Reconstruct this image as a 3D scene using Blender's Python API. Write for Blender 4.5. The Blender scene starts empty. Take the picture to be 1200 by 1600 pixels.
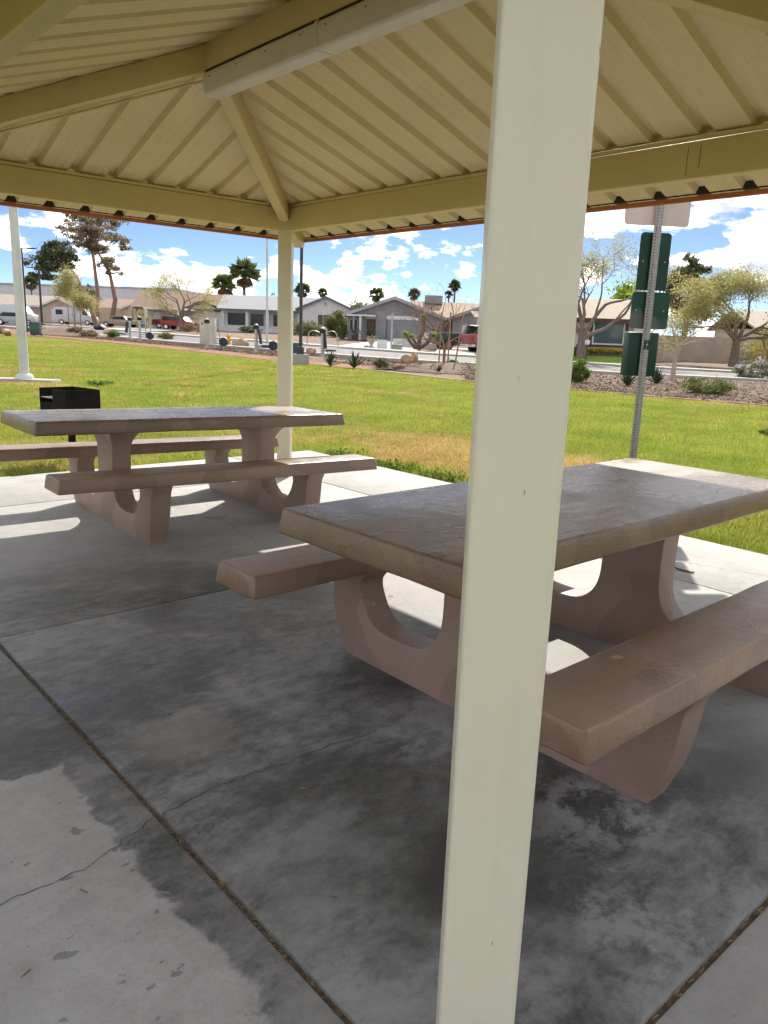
import bpy, bmesh, math, random
import numpy as np
from mathutils import Vector, Matrix
R = math.radians
sc = bpy.context.scene
COL = sc.collection

# ---------------------------------------------------------------- camera
CAM_H = 1.3765
cam_d = bpy.data.cameras.new('camera')
cam_d.sensor_fit = 'VERTICAL'; cam_d.sensor_height = 24.0
cam_d.lens = 24.0 * 1210.77 / 1600.0
cam_d.clip_start = 0.05; cam_d.clip_end = 3000
cam = bpy.data.objects.new('camera', cam_d); COL.objects.link(cam)
pitch, roll = R(12.982), R(2.081)
fw = Vector((0, math.cos(pitch), -math.sin(pitch))); r0 = Vector((1, 0, 0)); u0 = r0.cross(fw)
rr = r0 * math.cos(roll) + u0 * math.sin(roll); uu = -r0 * math.sin(roll) + u0 * math.cos(roll)
M = Matrix((rr, uu, -fw)).transposed().to_4x4(); M.translation = (0, 0, CAM_H)
cam.matrix_world = M
sc.camera = cam
sc.render.resolution_x = 768; sc.render.resolution_y = 1024

# ---------------------------------------------------------------- sun and sky
SUN_AZ, SUN_EL = R(11.2), R(38.9)          # azimuth to the right of straight ahead (+Y)
sd = Vector((math.sin(SUN_AZ) * math.cos(SUN_EL), math.cos(SUN_AZ) * math.cos(SUN_EL), math.sin(SUN_EL)))
sun_d = bpy.data.lights.new('sun', 'SUN'); sun_d.energy = 2.55; sun_d.angle = R(0.55); sun_d.color = (1.0, 0.93, 0.82)
sun = bpy.data.objects.new('sun', sun_d); COL.objects.link(sun)
sun.rotation_euler = sd.to_track_quat('Z', 'Y').to_euler(); sun.location = sd * 60

w = bpy.data.worlds.new('World'); sc.world = w; w.use_nodes = True
nt = w.node_tree; N = nt.nodes; K = nt.links
for n in list(N): N.remove(n)
def wn(t, **kw):
    n = N.new(t)
    for k, v in kw.items(): setattr(n, k, v)
    return n
def wmath(op, a, b=None, clamp=False):
    n = wn('ShaderNodeMath', operation=op, use_clamp=clamp)
    for i, v in enumerate((a, b)):
        if v is None: continue
        if isinstance(v, (int, float)): n.inputs[i].default_value = v
        else: K.new(v, n.inputs[i])
    return n.outputs[0]
out = wn('ShaderNodeOutputWorld'); bg = wn('ShaderNodeBackground'); bg.inputs['Strength'].default_value = 0.05
sky = wn('ShaderNodeTexSky', sky_type='NISHITA', sun_disc=False)
sky.sun_elevation = SUN_EL; sky.sun_rotation = SUN_AZ
sky.air_density = 0.42; sky.dust_density = 0.1; sky.ozone_density = 2.5; sky.altitude = 600
tc = wn('ShaderNodeTexCoord'); sep = wn('ShaderNodeSeparateXYZ'); K.new(tc.outputs['Generated'], sep.inputs[0])
def cloud_density(dz):
    """cumulus density on the sky sphere; dz shifts the lookup upwards for self-shading"""
    comb = wn('ShaderNodeCombineXYZ')
    K.new(wmath('MULTIPLY', sep.outputs[0], 1.0), comb.inputs[0]); K.new(wmath('MULTIPLY', sep.outputs[1], 1.0), comb.inputs[1])
    K.new(wmath('MULTIPLY', wmath('ADD', sep.outputs[2], dz), 2.2), comb.inputs[2])
    off = wn('ShaderNodeVectorMath', operation='ADD'); K.new(comb.outputs[0], off.inputs[0]); off.inputs[1].default_value = (5.4, 2.2, 8.3)
    n1 = wn('ShaderNodeTexNoise'); n1.inputs['Scale'].default_value = 10.5; n1.inputs['Detail'].default_value = 7; n1.inputs['Roughness'].default_value = 0.56
    K.new(off.outputs[0], n1.inputs['Vector'])
    n2 = wn('ShaderNodeTexNoise'); n2.inputs['Scale'].default_value = 2.3; n2.inputs['Detail'].default_value = 2
    K.new(off.outputs[0], n2.inputs['Vector'])
    s = wmath('ADD', wmath('MULTIPLY', n1.outputs['Fac'], 0.78), wmath('MULTIPLY', n2.outputs['Fac'], 0.34))
    return s
d0 = cloud_density(0.0); d1 = cloud_density(0.022)
# cover thins out with height: banks near the horizon, scattered puffs above
cover = wn('ShaderNodeMapRange'); K.new(sep.outputs[2], cover.inputs[0])
cover.inputs[1].default_value = 0.0; cover.inputs[2].default_value = 0.30; cover.inputs[3].default_value = 0.548; cover.inputs[4].default_value = 0.548
edge = wmath('SUBTRACT', d0, cover.outputs[0])
mask = wn('ShaderNodeMapRange', interpolation_type='SMOOTHSTEP'); K.new(edge, mask.inputs[0])
mask.inputs[1].default_value = 0.0; mask.inputs[2].default_value = 0.055
thick = wn('ShaderNodeMapRange'); K.new(wmath('SUBTRACT', d1, cover.outputs[0]), thick.inputs[0])
thick.inputs[1].default_value = 0.0; thick.inputs[2].default_value = 0.15
ccol = wn('ShaderNodeMix', data_type='RGBA'); K.new(thick.outputs[0], ccol.inputs['Factor'])
ccol.inputs['A'].default_value = (19.0, 18.4, 17.8, 1); ccol.inputs['B'].default_value = (5.6, 5.9, 6.9, 1)
mix = wn('ShaderNodeMix', data_type='RGBA'); K.new(mask.outputs[0], mix.inputs['Factor'])
K.new(sky.outputs[0], mix.inputs['A']); K.new(ccol.outputs['Result'], mix.inputs['B'])
K.new(mix.outputs['Result'], bg.inputs['Color']); K.new(bg.outputs[0], out.inputs[0])

sc.view_settings.view_transform = 'Standard'; sc.view_settings.look = 'None'
sc.view_settings.gamma = 1.0; sc.view_settings.use_curve_mapping = False
sc.view_settings.exposure = 1.55
sc.render.engine = 'CYCLES'
sc.cycles.max_bounces = 8; sc.cycles.diffuse_bounces = 5; sc.cycles.glossy_bounces = 4; sc.cycles.transparent_max_bounces = 12
sc.cycles.use_denoising = True; sc.cycles.use_adaptive_sampling = True; sc.cycles.adaptive_threshold = 0.03
w.cycles.sampling_method = 'MANUAL'; w.cycles.sample_map_resolution = 256
sc.cycles.sample_clamp_indirect = 8

# ---------------------------------------------------------------- helpers
def link(o, parent=None):
    COL.objects.link(o)
    if parent is not None: o.parent = parent
    return o
def tag(o, label=None, cat=None, group=None, kind=None):
    if label: o['label'] = label
    if cat: o['category'] = cat
    if group: o['group'] = group
    if kind: o['kind'] = kind
    return o
def empty(name, loc=(0, 0, 0), rz=0.0, label=None, cat=None, group=None, kind=None, parent=None):
    o = bpy.data.objects.new(name, None); o.location = loc; o.rotation_euler = (0, 0, rz); o.empty_display_size = 0.2
    link(o, parent); return tag(o, label, cat, group, kind)
class MB:
    """collects geometry, then becomes ONE mesh object"""
    def __init__(s): s.v = []; s.f = []
    def poly(s, pts):
        b = len(s.v); s.v += [tuple(p) for p in pts]; s.f.append(tuple(range(b, b + len(pts)))); return s
    def mesh(s, vs, fs):
        b = len(s.v); s.v += [tuple(p) for p in vs]; s.f += [tuple(i + b for i in f) for f in fs]; return s
    def box(s, lo, hi, mat=None):
        x0, y0, z0 = lo; x1, y1, z1 = hi
        vs = [(x0,y0,z0),(x1,y0,z0),(x1,y1,z0),(x0,y1,z0),(x0,y0,z1),(x1,y0,z1),(x1,y1,z1),(x0,y1,z1)]
        if mat is not None: vs = [tuple(mat @ Vector(q)) for q in vs]
        return s.mesh(vs, [(3,2,1,0),(4,5,6,7),(0,1,5,4),(1,2,6,5),(2,3,7,6),(3,0,4,7)])
    def prism(s, pts, d, mat=None):
        """pts: 3-D polygon, d: extrusion vector"""
        n = len(pts); d = Vector(d); vs = [Vector(q) for q in pts] + [Vector(q) + d for q in pts]
        if mat is not None: vs = [mat @ q for q in vs]
        return s.mesh([tuple(q) for q in vs], [tuple(range(n))[::-1], tuple(range(n, 2*n))] + [(i, (i+1) % n, n + (i+1) % n, n + i) for i in range(n)])
    def bar(s, a, b, w, h):
        a = Vector(a); b = Vector(b); d = (b - a).normalized(); up = Vector((0,0,1))
        if abs(d.z) > .98: up = Vector((0,1,0))
        x = d.cross(up).normalized(); y = x.cross(d)
        c = [x*(-w/2)+y*(-h/2), x*(w/2)+y*(-h/2), x*(w/2)+y*(h/2), x*(-w/2)+y*(h/2)]
        return s.mesh([tuple(a+q) for q in c] + [tuple(b+q) for q in c], [(3,2,1,0),(4,5,6,7),(0,1,5,4),(1,2,6,5),(2,3,7,6),(3,0,4,7)])
    def tube(s, pts, rad, n=8, cap=True):
        pts = [Vector(q) for q in pts]
        if isinstance(rad, (int, float)): rad = [rad] * len(pts)
        b = len(s.v); prev = None
        for i, q in enumerate(pts):
            d = (pts[min(i+1, len(pts)-1)] - pts[max(i-1, 0)])
            d = d.normalized() if d.length > 1e-9 else Vector((0,0,1))
            if prev is None: x = d.cross(Vector((0,0,1))) if abs(d.z) < .95 else d.cross(Vector((0,1,0)))
            else: x = prev - d * prev.dot(d)
            x.normalize(); prev = x; y = d.cross(x)
            for k in range(n):
                a = 2*math.pi*k/n; s.v.append(tuple(q + (x*math.cos(a) + y*math.sin(a)) * rad[i]))
        for i in range(len(pts)-1):
            for k in range(n):
                a0 = b+i*n+k; a1 = b+i*n+(k+1) % n; s.f.append((a0, a1, a1+n, a0+n))
        if cap:
            s.f.append(tuple(b+k for k in range(n))[::-1]); e = b+(len(pts)-1)*n; s.f.append(tuple(e+k for k in range(n)))
        return s
    def lathe(s, prof, c=(0,0,0), n=16):
        b = len(s.v)
        for r, z in prof:
            for k in range(n):
                a = 2*math.pi*k/n; s.v.append((c[0]+r*math.cos(a), c[1]+r*math.sin(a), c[2]+z))
        for i in range(len(prof)-1):
            for k in range(n):
                s.f.append((b+i*n+k, b+i*n+(k+1) % n, b+(i+1)*n+(k+1) % n, b+(i+1)*n+k))
        s.f.append(tuple(b+k for k in range(n))[::-1]); e = b+(len(prof)-1)*n; s.f.append(tuple(e+k for k in range(n)))
        return s
    def build(s, name, mat, parent=None, smooth=False, bevel=0, seg=2, loc=None, rz=None, sharp=40):
        me = bpy.data.meshes.new(name); me.from_pydata(s.v, [], s.f); me.update()
        if bevel:
            bm = bmesh.new(); bm.from_mesh(me); bmesh.ops.remove_doubles(bm, verts=bm.verts, dist=1e-5)
            bmesh.ops.recalc_face_normals(bm, faces=bm.faces)
            es = [e for e in bm.edges if len(e.link_faces) == 2 and e.calc_face_angle(0) > R(28)]
            bmesh.ops.bevel(bm, geom=es, offset=bevel, segments=seg, profile=.5, affect='EDGES', clamp_overlap=True)
            bm.to_mesh(me); bm.free(); smooth = True
        if smooth:
            me.polygons.foreach_set('use_smooth', [True]*len(me.polygons))
            try: me.set_sharp_from_angle(angle=R(sharp))
            except Exception: pass
        me.materials.append(mat)
        o = bpy.data.objects.new(name, me)
        if loc is not None: o.location = loc
        if rz is not None: o.rotation_euler = (0, 0, rz)
        return link(o, parent)
def copy_tree(o, parent=None):
    c = o.copy(); COL.objects.link(c)
    if parent is not None: c.parent = parent
    for ch in o.children: copy_tree(ch, c)
    return c

# ---------------------------------------------------------------- materials
MT = {}
class G:
    """small wrapper to wire shader nodes"""
    def __init__(s, name):
        s.m = bpy.data.materials.new(name); s.m.use_nodes = True; s.t = s.m.node_tree; s.n = s.t.nodes; s.l = s.t.links
        s.b = s.n['Principled BSDF']; s.tc = s.n.new('ShaderNodeTexCoord'); MT[name] = s.m
    def set(s, inp, v):
        i = s.b.inputs[inp]
        if isinstance(v, bpy.types.NodeSocket): s.l.new(v, i)
        else: i.default_value = (*v, 1) if isinstance(v, tuple) and len(v) == 3 and i.type == 'RGBA' else v
        return s
    def coord(s, kind='Object', scale=(1,1,1), loc=(0,0,0), rot=(0,0,0)):
        mp = s.n.new('ShaderNodeMapping'); mp.inputs['Scale'].default_value = scale; mp.inputs['Location'].default_value = loc; mp.inputs['Rotation'].default_value = rot
        if kind == 'World':
            g = s.n.new('ShaderNodeNewGeometry'); s.l.new(g.outputs['Position'], mp.inputs[0])
        else: s.l.new(s.tc.outputs[kind], mp.inputs[0])
        return mp.outputs[0]
    def noise(s, vec, scale=5, detail=4, rough=.55, dist=0):
        t = s.n.new('ShaderNodeTexNoise'); t.inputs['Scale'].default_value = scale; t.inputs['Detail'].default_value = detail
        t.inputs['Roughness'].default_value = rough; t.inputs['Distortion'].default_value = dist
        s.l.new(vec, t.inputs['Vector']); return t.outputs['Fac']
    def voro(s, vec, scale=5, feat='F1', out='Distance', rnd=1):
        t = s.n.new('ShaderNodeTexVoronoi'); t.feature = feat; t.inputs['Scale'].default_value = scale; t.inputs['Randomness'].default_value = rnd
        s.l.new(vec, t.inputs['Vector']); return t.outputs[out]
    def ramp(s, fac, stops):
        t = s.n.new('ShaderNodeValToRGB'); e = t.color_ramp.elements
        while len(e) < len(stops): e.new(.5)
        for i, (p, c) in enumerate(stops): e[i].position = p; e[i].color = (*c, 1) if len(c) == 3 else c
        s.l.new(fac, t.inputs[0]); return t.outputs[0]
    def rng(s, v, a, b, c=0., d=1., smooth=False):
        t = s.n.new('ShaderNodeMapRange')
        if smooth: t.interpolation_type = 'SMOOTHSTEP'
        s.l.new(v, t.inputs[0])
        for i, q in enumerate((a, b, c, d)): t.inputs[i+1].default_value = q
        return t.outputs[0]
    def math(s, op, a, b=None, clamp=False):
        t = s.n.new('ShaderNodeMath'); t.operation = op; t.use_clamp = clamp
        for i, v in enumerate((a, b)):
            if v is None: continue
            if isinstance(v, (int, float)): t.inputs[i].default_value = v
            else: s.l.new(v, t.inputs[i])
        return t.outputs[0]
    def mix(s, f, a, b, mode='MIX'):
        t = s.n.new('ShaderNodeMix'); t.data_type = 'RGBA'; t.blend_type = mode
        for k, v in (('Factor', f), ('A', a), ('B', b)):
            i = [q for q in t.inputs if q.name == k and q.type == ('VALUE' if k == 'Factor' else 'RGBA')][0]
            if isinstance(v, bpy.types.NodeSocket): s.l.new(v, i)
            else: i.default_value = (*v, 1) if isinstance(v, tuple) else v
        return [o for o in t.outputs if o.type == 'RGBA'][0]
    def xyz(s, vec):
        t = s.n.new('ShaderNodeSeparateXYZ'); s.l.new(vec, t.inputs[0]); return t.outputs
    def bump(s, h, strength=.3, dist=.01):
        t = s.n.new('ShaderNodeBump'); t.inputs['Strength'].default_value = strength; t.inputs['Distance'].default_value = dist
        s.l.new(h, t.inputs['Height']); s.l.new(t.outputs[0], s.b.inputs['Normal']); return s
def pm(name, c1, c2=None, scale=6, rough=.7, bump=0, bscale=40, bdist=.004, metal=0, spec=.5, kind='Object', stretch=(1,1,1), lo=.35, hi=.65):
    g = G(name); v = g.coord(kind, stretch)
    if c2: g.set('Base Color', g.ramp(g.noise(v, scale, 5, .6), [(lo, c1), (hi, c2)]))
    else: g.set('Base Color', c1)
    g.set('Roughness', rough).set('Metallic', metal); g.b.inputs['Specular IOR Level'].default_value = spec
    if bump: g.bump(g.noise(v, bscale, 4, .6), bump, bdist)
    return g.m

# painted steel of the shelter
g = G('cream_paint'); v = g.coord('Object'); n = g.noise(v, 2.2, 5, .6); n2 = g.noise(g.coord('Object', (30, 30, 4)), 2, 3)
c = g.ramp(n, [(.3, (.58, .475, .25)), (.7, (.64, .53, .29))])
c = g.mix(g.rng(g.noise(v, 9, 6, .7), .66, .74, 0, .35), c, (.36, .31, .19)); c = g.mix(g.rng(n2, .62, .8, 0, .12), c, (.42, .36, .24))
g.set('Base Color', c).set('Roughness', g.rng(n2, .3, .7, .38, .5)); g.b.inputs['Specular IOR Level'].default_value = .4
g.bump(g.noise(v, 60, 3), .05, .002)
g = G('post_paint'); v = g.coord('Object'); n = g.noise(v, 2.0, 5, .6)
c = g.ramp(n, [(.3, (.67, .63, .485)), (.7, (.725, .685, .54))])
c = g.mix(g.rng(g.noise(g.coord('Object', (1, 1, .35)), 22, 5, .75), .69, .73, 0, .6), c, (.30, .26, .18))
c = g.mix(g.rng(g.noise(g.coord('Object', (5, 5, 1.2), (3, 1, 2)), 9, 2, .5), .745, .755, 0, .7), c, (.22, .20, .16)); c = g.mix(g.math('MULTIPLY', g.rng(g.xyz(v)[2], .35, .0, 0, 1, True), g.rng(g.noise(v, 14, 6, .7), .4, .65, .1, .7)), c, (.36, .32, .25))
c = g.mix(g.rng(g.noise(g.coord('Object', (14, 14, 1)), 1.3, 4), .58, .75, 0, .14), c, (.46, .43, .33))
g.set('Base Color', c).set('Roughness', .36); g.b.inputs['Specular IOR Level'].default_value = .45; g.bump(g.noise(v, 45, 3), .06, .002)
g = G('roof_metal'); v = g.coord('Object', (1, 1, 1)); n = g.noise(v, 1.7, 6, .65)
c = g.ramp(n, [(.3, (.62, .51, .31)), (.7, (.69, .575, .36))])
c = g.mix(g.rng(g.noise(v, 7, 6, .7), .6, .78, 0, .3), c, (.40, .335, .22))
c = g.mix(g.rng(g.noise(g.coord('Object', (26, 26, 1.5)), 1.2, 4, .6), .56, .74, 0, .22), c, (.36, .29, .18)); c = g.mix(g.rng(g.noise(v, 38, 2, .5), .76, .78, 0, .8), c, (.10, .08, .05))
g.set('Base Color', c).set('Roughness', .5); g.b.inputs['Specular IOR Level'].default_value = .35
pm('fascia_red', (.40, .125, .045), (.46, .16, .06), 5, .55)
pm('fixture_plastic', (.60, .56, .55), (.67, .63, .61), 3, .42, .05, 30)
pm('dark_gap', (.03, .025, .02), None, rough=.9)

# concrete of the pad: object coordinates are the pad's own, 0,0 under the far post
g = G('pad_concrete'); v = g.coord('Object'); X, Y, Z = g.xyz(v)
st = g.coord('Object', (1.0, .55, 1)); fine0 = g.noise(st, 17, 9, .74, .3); fine = g.rng(fine0, .30, .70); grain = g.rng(g.noise(v, 70, 5, .75), .3, .7); mid = g.noise(v, 3.2, 8, .7, .4); big = g.noise(v, .9, 4, .6, .8)
blot = g.noise(g.coord('Object', (1, .6, 1), (2.3, .4, 0)), 1.5, 9, .70, .35)
base = g.ramp(mid, [(.3, (.335, .33, .315)), (.5, (.41, .405, .39)), (.72, (.48, .475, .46))])
base = g.mix(g.rng(fine, .25, .8, 0, .5), base, (.32, .312, .295)); base = g.mix(g.rng(grain, .5, 1, 0, .4), base, (.25, .245, .23))
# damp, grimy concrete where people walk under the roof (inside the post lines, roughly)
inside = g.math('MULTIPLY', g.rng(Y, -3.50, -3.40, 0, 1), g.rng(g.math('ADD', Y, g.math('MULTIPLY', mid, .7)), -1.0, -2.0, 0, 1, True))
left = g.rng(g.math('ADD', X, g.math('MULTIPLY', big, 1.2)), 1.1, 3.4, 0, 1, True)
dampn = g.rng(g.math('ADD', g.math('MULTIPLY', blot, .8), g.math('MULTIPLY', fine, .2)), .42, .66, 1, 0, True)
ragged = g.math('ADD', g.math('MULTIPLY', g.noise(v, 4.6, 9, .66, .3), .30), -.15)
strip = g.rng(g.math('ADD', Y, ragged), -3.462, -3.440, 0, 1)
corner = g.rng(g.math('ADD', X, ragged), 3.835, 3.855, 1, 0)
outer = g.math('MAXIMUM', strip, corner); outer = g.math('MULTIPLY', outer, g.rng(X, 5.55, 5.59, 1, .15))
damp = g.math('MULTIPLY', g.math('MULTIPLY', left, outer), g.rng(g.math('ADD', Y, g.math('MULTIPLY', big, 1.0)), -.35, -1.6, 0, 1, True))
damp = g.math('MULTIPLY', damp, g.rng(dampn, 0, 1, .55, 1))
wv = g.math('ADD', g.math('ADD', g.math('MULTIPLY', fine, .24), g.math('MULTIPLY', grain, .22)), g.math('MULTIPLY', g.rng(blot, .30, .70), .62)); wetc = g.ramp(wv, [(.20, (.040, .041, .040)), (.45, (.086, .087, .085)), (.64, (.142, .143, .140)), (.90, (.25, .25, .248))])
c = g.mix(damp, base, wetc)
# small wet spots and shoe marks on the dry strip
spots = g.rng(g.noise(g.coord('Object', (1.5, 1, 1), (.7, .2, 0)), 13, 3, .5), .655, .67, 0, .6)
c = g.mix(g.math('MULTIPLY', spots, g.rng(Y, -3.3, -3.5, 0, 1)), c, (.13, .13, .125))
# warm dust bloom and a faint blue chalk smear beside the long joint
def blob(cx, cy, r, amp):
    dx = g.math('SUBTRACT', X, cx); dy = g.math('SUBTRACT', Y, cy)
    d = g.math('SQRT', g.math('ADD', g.math('MULTIPLY', dx, dx), g.math('MULTIPLY', dy, dy)))
    return g.rng(g.math('ADD', d, g.math('MULTIPLY', mid, r)), r * 1.45, r * .7, 0, amp, True)
c = g.mix(blob(3.95, -3.04, .26, .55), c, (.25, .215, .18)); c = g.mix(blob(3.42, -3.34, .12, .5), c, (.10, .13, .21))
mott = g.rng(g.noise(g.coord('Object', (1, .7, 1)), 8.5, 9, .74, .2), .46, .56)
c = g.mix(g.math('MULTIPLY', blob(4.8, -2.75, .85, .9), g.rng(blot, .3, .6, 1, .45)), c, (.058, .057, .050)); c = g.mix(blob(2.2, -2.4, .5, .45), c, (.085, .083, .078))
for (bx0, by0, br0, ba0) in ((4.42, -2.42, .34, .75), (5.08, -2.26, .36, .8), (5.44, -2.62, .28, .7), (5.30, -3.05, .22, .6)):
    c = g.mix(g.math('MULTIPLY', blob(bx0, by0, br0, ba0), mott), c, (.30, .297, .285))
peb = g.rng(g.noise(v, 90, 3, .6), .66, .74, 0, .3); c = g.mix(peb, c, (.08, .078, .07))
g.set('Base Color', c); g.set('Roughness', g.mix(damp, (.82, .82, .82), g.ramp(blot, [(.3, (.34, .34, .34)), (.65, (.58, .58, .58))])))
g.b.inputs['Specular IOR Level'].default_value = .35
g.bump(g.math('ADD', fine, g.math('MULTIPLY', grain, .8)), .30, .004)
pm('joint_dirt', (.06, .046, .032), (.17, .125, .08), 60, .95, .4, 120)
pm('debris', (.12, .075, .04), (.33, .235, .13), 30, .9)
pm('crack_dark', (.03, .028, .026), (.07, .066, .06), 14, .95)

# painted precast concrete tables
def table_mat(name, c1, c2, scuff, gloss, wear):
    g = G(name); v = g.coord('Object'); n = g.noise(v, 2.6, 6, .65, .4); f = g.noise(v, 34, 6, .7); Nz = g.n.new('ShaderNodeNewGeometry')
    up = g.rng(g.xyz(Nz.outputs['Normal'])[2], .7, .95)
    c = g.ramp(n, [(.3, c1), (.7, c2)])
    c = g.mix(g.rng(f, .55, .78, 0, .45), c, tuple(q * .72 for q in c1))
    worn = g.math('MULTIPLY', g.rng(g.noise(g.coord('Object', (1, 1, 1), (4, 1, 0)), 2.1, 7, .68, .7), .47, .62, 0, wear), up)
    patch = g.rng(g.noise(g.coord('Object', (.8, 1.3, 1), (1.7, 3.1, 0)), 2.4, 2, .4, .15), .52, .527, 0, .55); c = g.mix(patch, c, tuple(q*.78 for q in c1))
    c = g.mix(worn, c, scuff); pit = g.voro(v, 55); c = g.mix(g.rng(pit, .10, .16, .5, 0), c, tuple(q*.5 for q in c1))
    c = g.mix(g.rng(g.noise(v, 5.5, 3, .5), .73, .745, 0, .7), c, (.42, .40, .36))
    tro = g.noise(g.coord('Object', (1.6, 9, 4)), 2.2, 6, .7, 1.2); lines = g.rng(tro, .30, .40, 0, .03)
    c = g.mix(g.math('MULTIPLY', g.rng(lines, 0, .012, .5, 0), g.rng(n, .45, .6)), c, tuple(q * .45 for q in c1))
    g.set('Base Color', c); g.set('Roughness', g.rng(worn, 0, wear + .01, gloss, gloss + .16)); g.b.inputs['Specular IOR Level'].default_value = .5
    h = g.math('ADD', g.math('MULTIPLY', n, 1.4), g.math('MULTIPLY', f, .35)); h = g.math('ADD', h, g.math('MULTIPLY', tro, .8)); h = g.math('ADD', h, g.rng(pit, .06, .2, -.5, 0))
    g.bump(h, .35, .012); return g.m
table_mat('table_paint', (.165, .106, .062), (.20, .131, .079), (.25, .205, .165), .27, .6)
table_mat('bench_paint', (.21, .132, .086), (.25, .16, .107), (.30, .23, .18), .31, .6)
table_mat('support_paint', (.275, .182, .142), (.325, .22, .175), (.37, .275, .235), .48, .3)
# ---------------------------------------------------------------- terrain
def slope(t): return float(np.interp(t, [-.5, 0, .15, .29, .5], [.0107, .0107, .008, .0037, .0025]))
def gz(x, y):
    """ground height: level round the shelter, then a gentle rise towards the houses"""
    if y <= 9: return 0.0
    yy = min(y, 160.0)
    return slope(x / y) * (yy - 9) ** 2 / (yy - 5)
def grid_sheet(name, rows, mat, dz, parent=None, label=None, cat=None, kind='structure', skirt=0):
    """rows: list of rows of (x,y); draped on the terrain"""
    n = len(rows[0]); mb = MB()
    mb.v = [(x, y, gz(x, y) + dz) for r in rows for (x, y) in r]
    for i in range(len(rows)-1):
        for j in range(n-1):
            a = i*n + j; mb.f.append((a, a+1, a+n+1, a+n))
    if skirt:
        b = len(mb.v); mb.v += [(x, y, gz(x, y) + dz - skirt) for (x, y) in rows[0]] + [(x, y, gz(x, y) + dz - skirt) for (x, y) in rows[-1]]
        e = (len(rows)-1)*n
        for j in range(n-1): mb.f += [(j+1, j, b+j, b+j+1), (e+j, e+j+1, b+n+j+1, b+n+j)]
    o = mb.build(name, mat, parent, smooth=True, sharp=30)
    return tag(o, label, cat, None, kind)
def resample(pl, n):
    pl = [Vector((*p, 0)) for p in pl]; L = [0]
    for a, b in zip(pl, pl[1:]): L.append(L[-1] + (b-a).length)
    # smooth curve through the points
    out = []
    for i in range(n):
        s = L[-1]*i/(n-1); k = max(0, min(len(pl)-2, next((j for j in range(len(L)-1) if L[j+1] >= s), len(L)-2)))
        t = (s-L[k])/(L[k+1]-L[k]); p0 = pl[max(k-1, 0)]; p1 = pl[k]; p2 = pl[k+1]; p3 = pl[min(k+2, len(pl)-1)]
        q = .5*((2*p1) + (p2-p0)*t + (2*p0-5*p1+4*p2-p3)*t*t + (3*p1-p0-3*p2+p3)*t**3); out.append((q.x, q.y))
    return out
def strip(A, B, n=90, m=4):
    A = resample(A, n); B = resample(B, n)
    return [[(a[0]+(b[0]-a[0])*k/m, a[1]+(b[1]-a[1])*k/m) for a, b in zip(A, B)] for k in range(m+1)]
def offset(pl, d):
    out = []
    for i, p in enumerate(pl):
        a = Vector(pl[max(i-1, 0)]); b = Vector(pl[min(i+1, len(pl)-1)]); t = (b-a).normalized(); nrm = Vector((-t.y, t.x))
        if nrm.y < 0: nrm = -nrm
        out.append((p[0]+nrm.x*d, p[1]+nrm.y*d))
    return out
LAWN_EDGE = [(-80, 96), (-50, 75), (-27.3, 55.4), (-17.3, 46.2), (-9.6, 37.6), (-4.5, 31.2), (-1.08, 27.5), (2.39, 23.4), (5.28, 21.9), (9.25, 19.06), (14, 16.6), (22, 13.4), (40, 7), (70, -2)]
KERB_NEAR = [(-90, 140), (-50, 93), (-30, 69), (-14.8, 51.0), (-11.5, 47.5), (-1.95, 37.7), (1.5, 35.2), (9.3, 33.6), (14.3, 32.5), (30, 29.5), (70, 22)]
KERB_FAR = [(-90, 158), (-50, 108), (-33, 87), (-21.4, 71), (-12, 59.5), (-.34, 46.2), (5, 43.6), (11.7, 42.2), (17.1, 39.5), (36, 35), (75, 27)]

# ground materials
g = G('gravel_ground'); v = g.coord('World'); a = g.noise(v, 14, 6, .75); b = g.noise(v, .25, 4); cc = g.voro(v, 9, 'F1', 'Color')
c = g.ramp(a, [(.3, (.13, .088, .06)), (.5, (.225, .155, .108)), (.72, (.34, .25, .185))]); c = g.mix(.3, c, g.mix(1.0, c, cc, 'SOFT_LIGHT'))
c = g.mix(g.rng(b, .35, .7, 0, .55), c, (.30, .205, .135)); g.set('Base Color', c).set('Roughness', .95); g.bump(g.voro(v, 22), .9, .05)
g = G('mulch'); v = g.coord('World'); a = g.noise(g.coord('World', (1, 2.2, 1)), 16, 6, .8)
c = g.ramp(a, [(.28, (.10, .068, .048)), (.5, (.20, .142, .102)), (.74, (.33, .245, .18))]); c = g.mix(g.rng(g.noise(v, .5, 3), .4, .7, 0, .4), c, (.24, .165, .115))
g.set('Base Color', c).set('Roughness', .95); g.bump(a, .9, .06)
g = G('red_path'); v = g.coord('World'); c = g.ramp(g.noise(v, 3, 6, .7), [(.3, (.20, .082, .045)), (.7, (.285, .13, .078))])
g.set('Base Color', c).set('Roughness', .95); g.bump(g.noise(v, 40, 4), .5, .02)
g = G('asphalt'); v = g.coord('World'); c = g.ramp(g.noise(v, .6, 6, .7), [(.3, (.11, .11, .115)), (.7, (.165, .165, .17))]); c = g.mix(g.rng(g.noise(v, 60, 3), .6, .8, 0, .4), c, (.3, .3, .3))
g.set('Base Color', c).set('Roughness', .85)
pm('mow_kerb', (.30, .20, .125), (.40, .28, .18), 3, .9, .2, 30, kind='World')
pm('kerb_concrete', (.34, .32, .295), (.42, .40, .37), 3, .85, .2, 30, kind='World')
pm('drive_concrete', (.36, .335, .30), (.44, .415, .375), 1.2, .85, .1, 30, kind='World')
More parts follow.
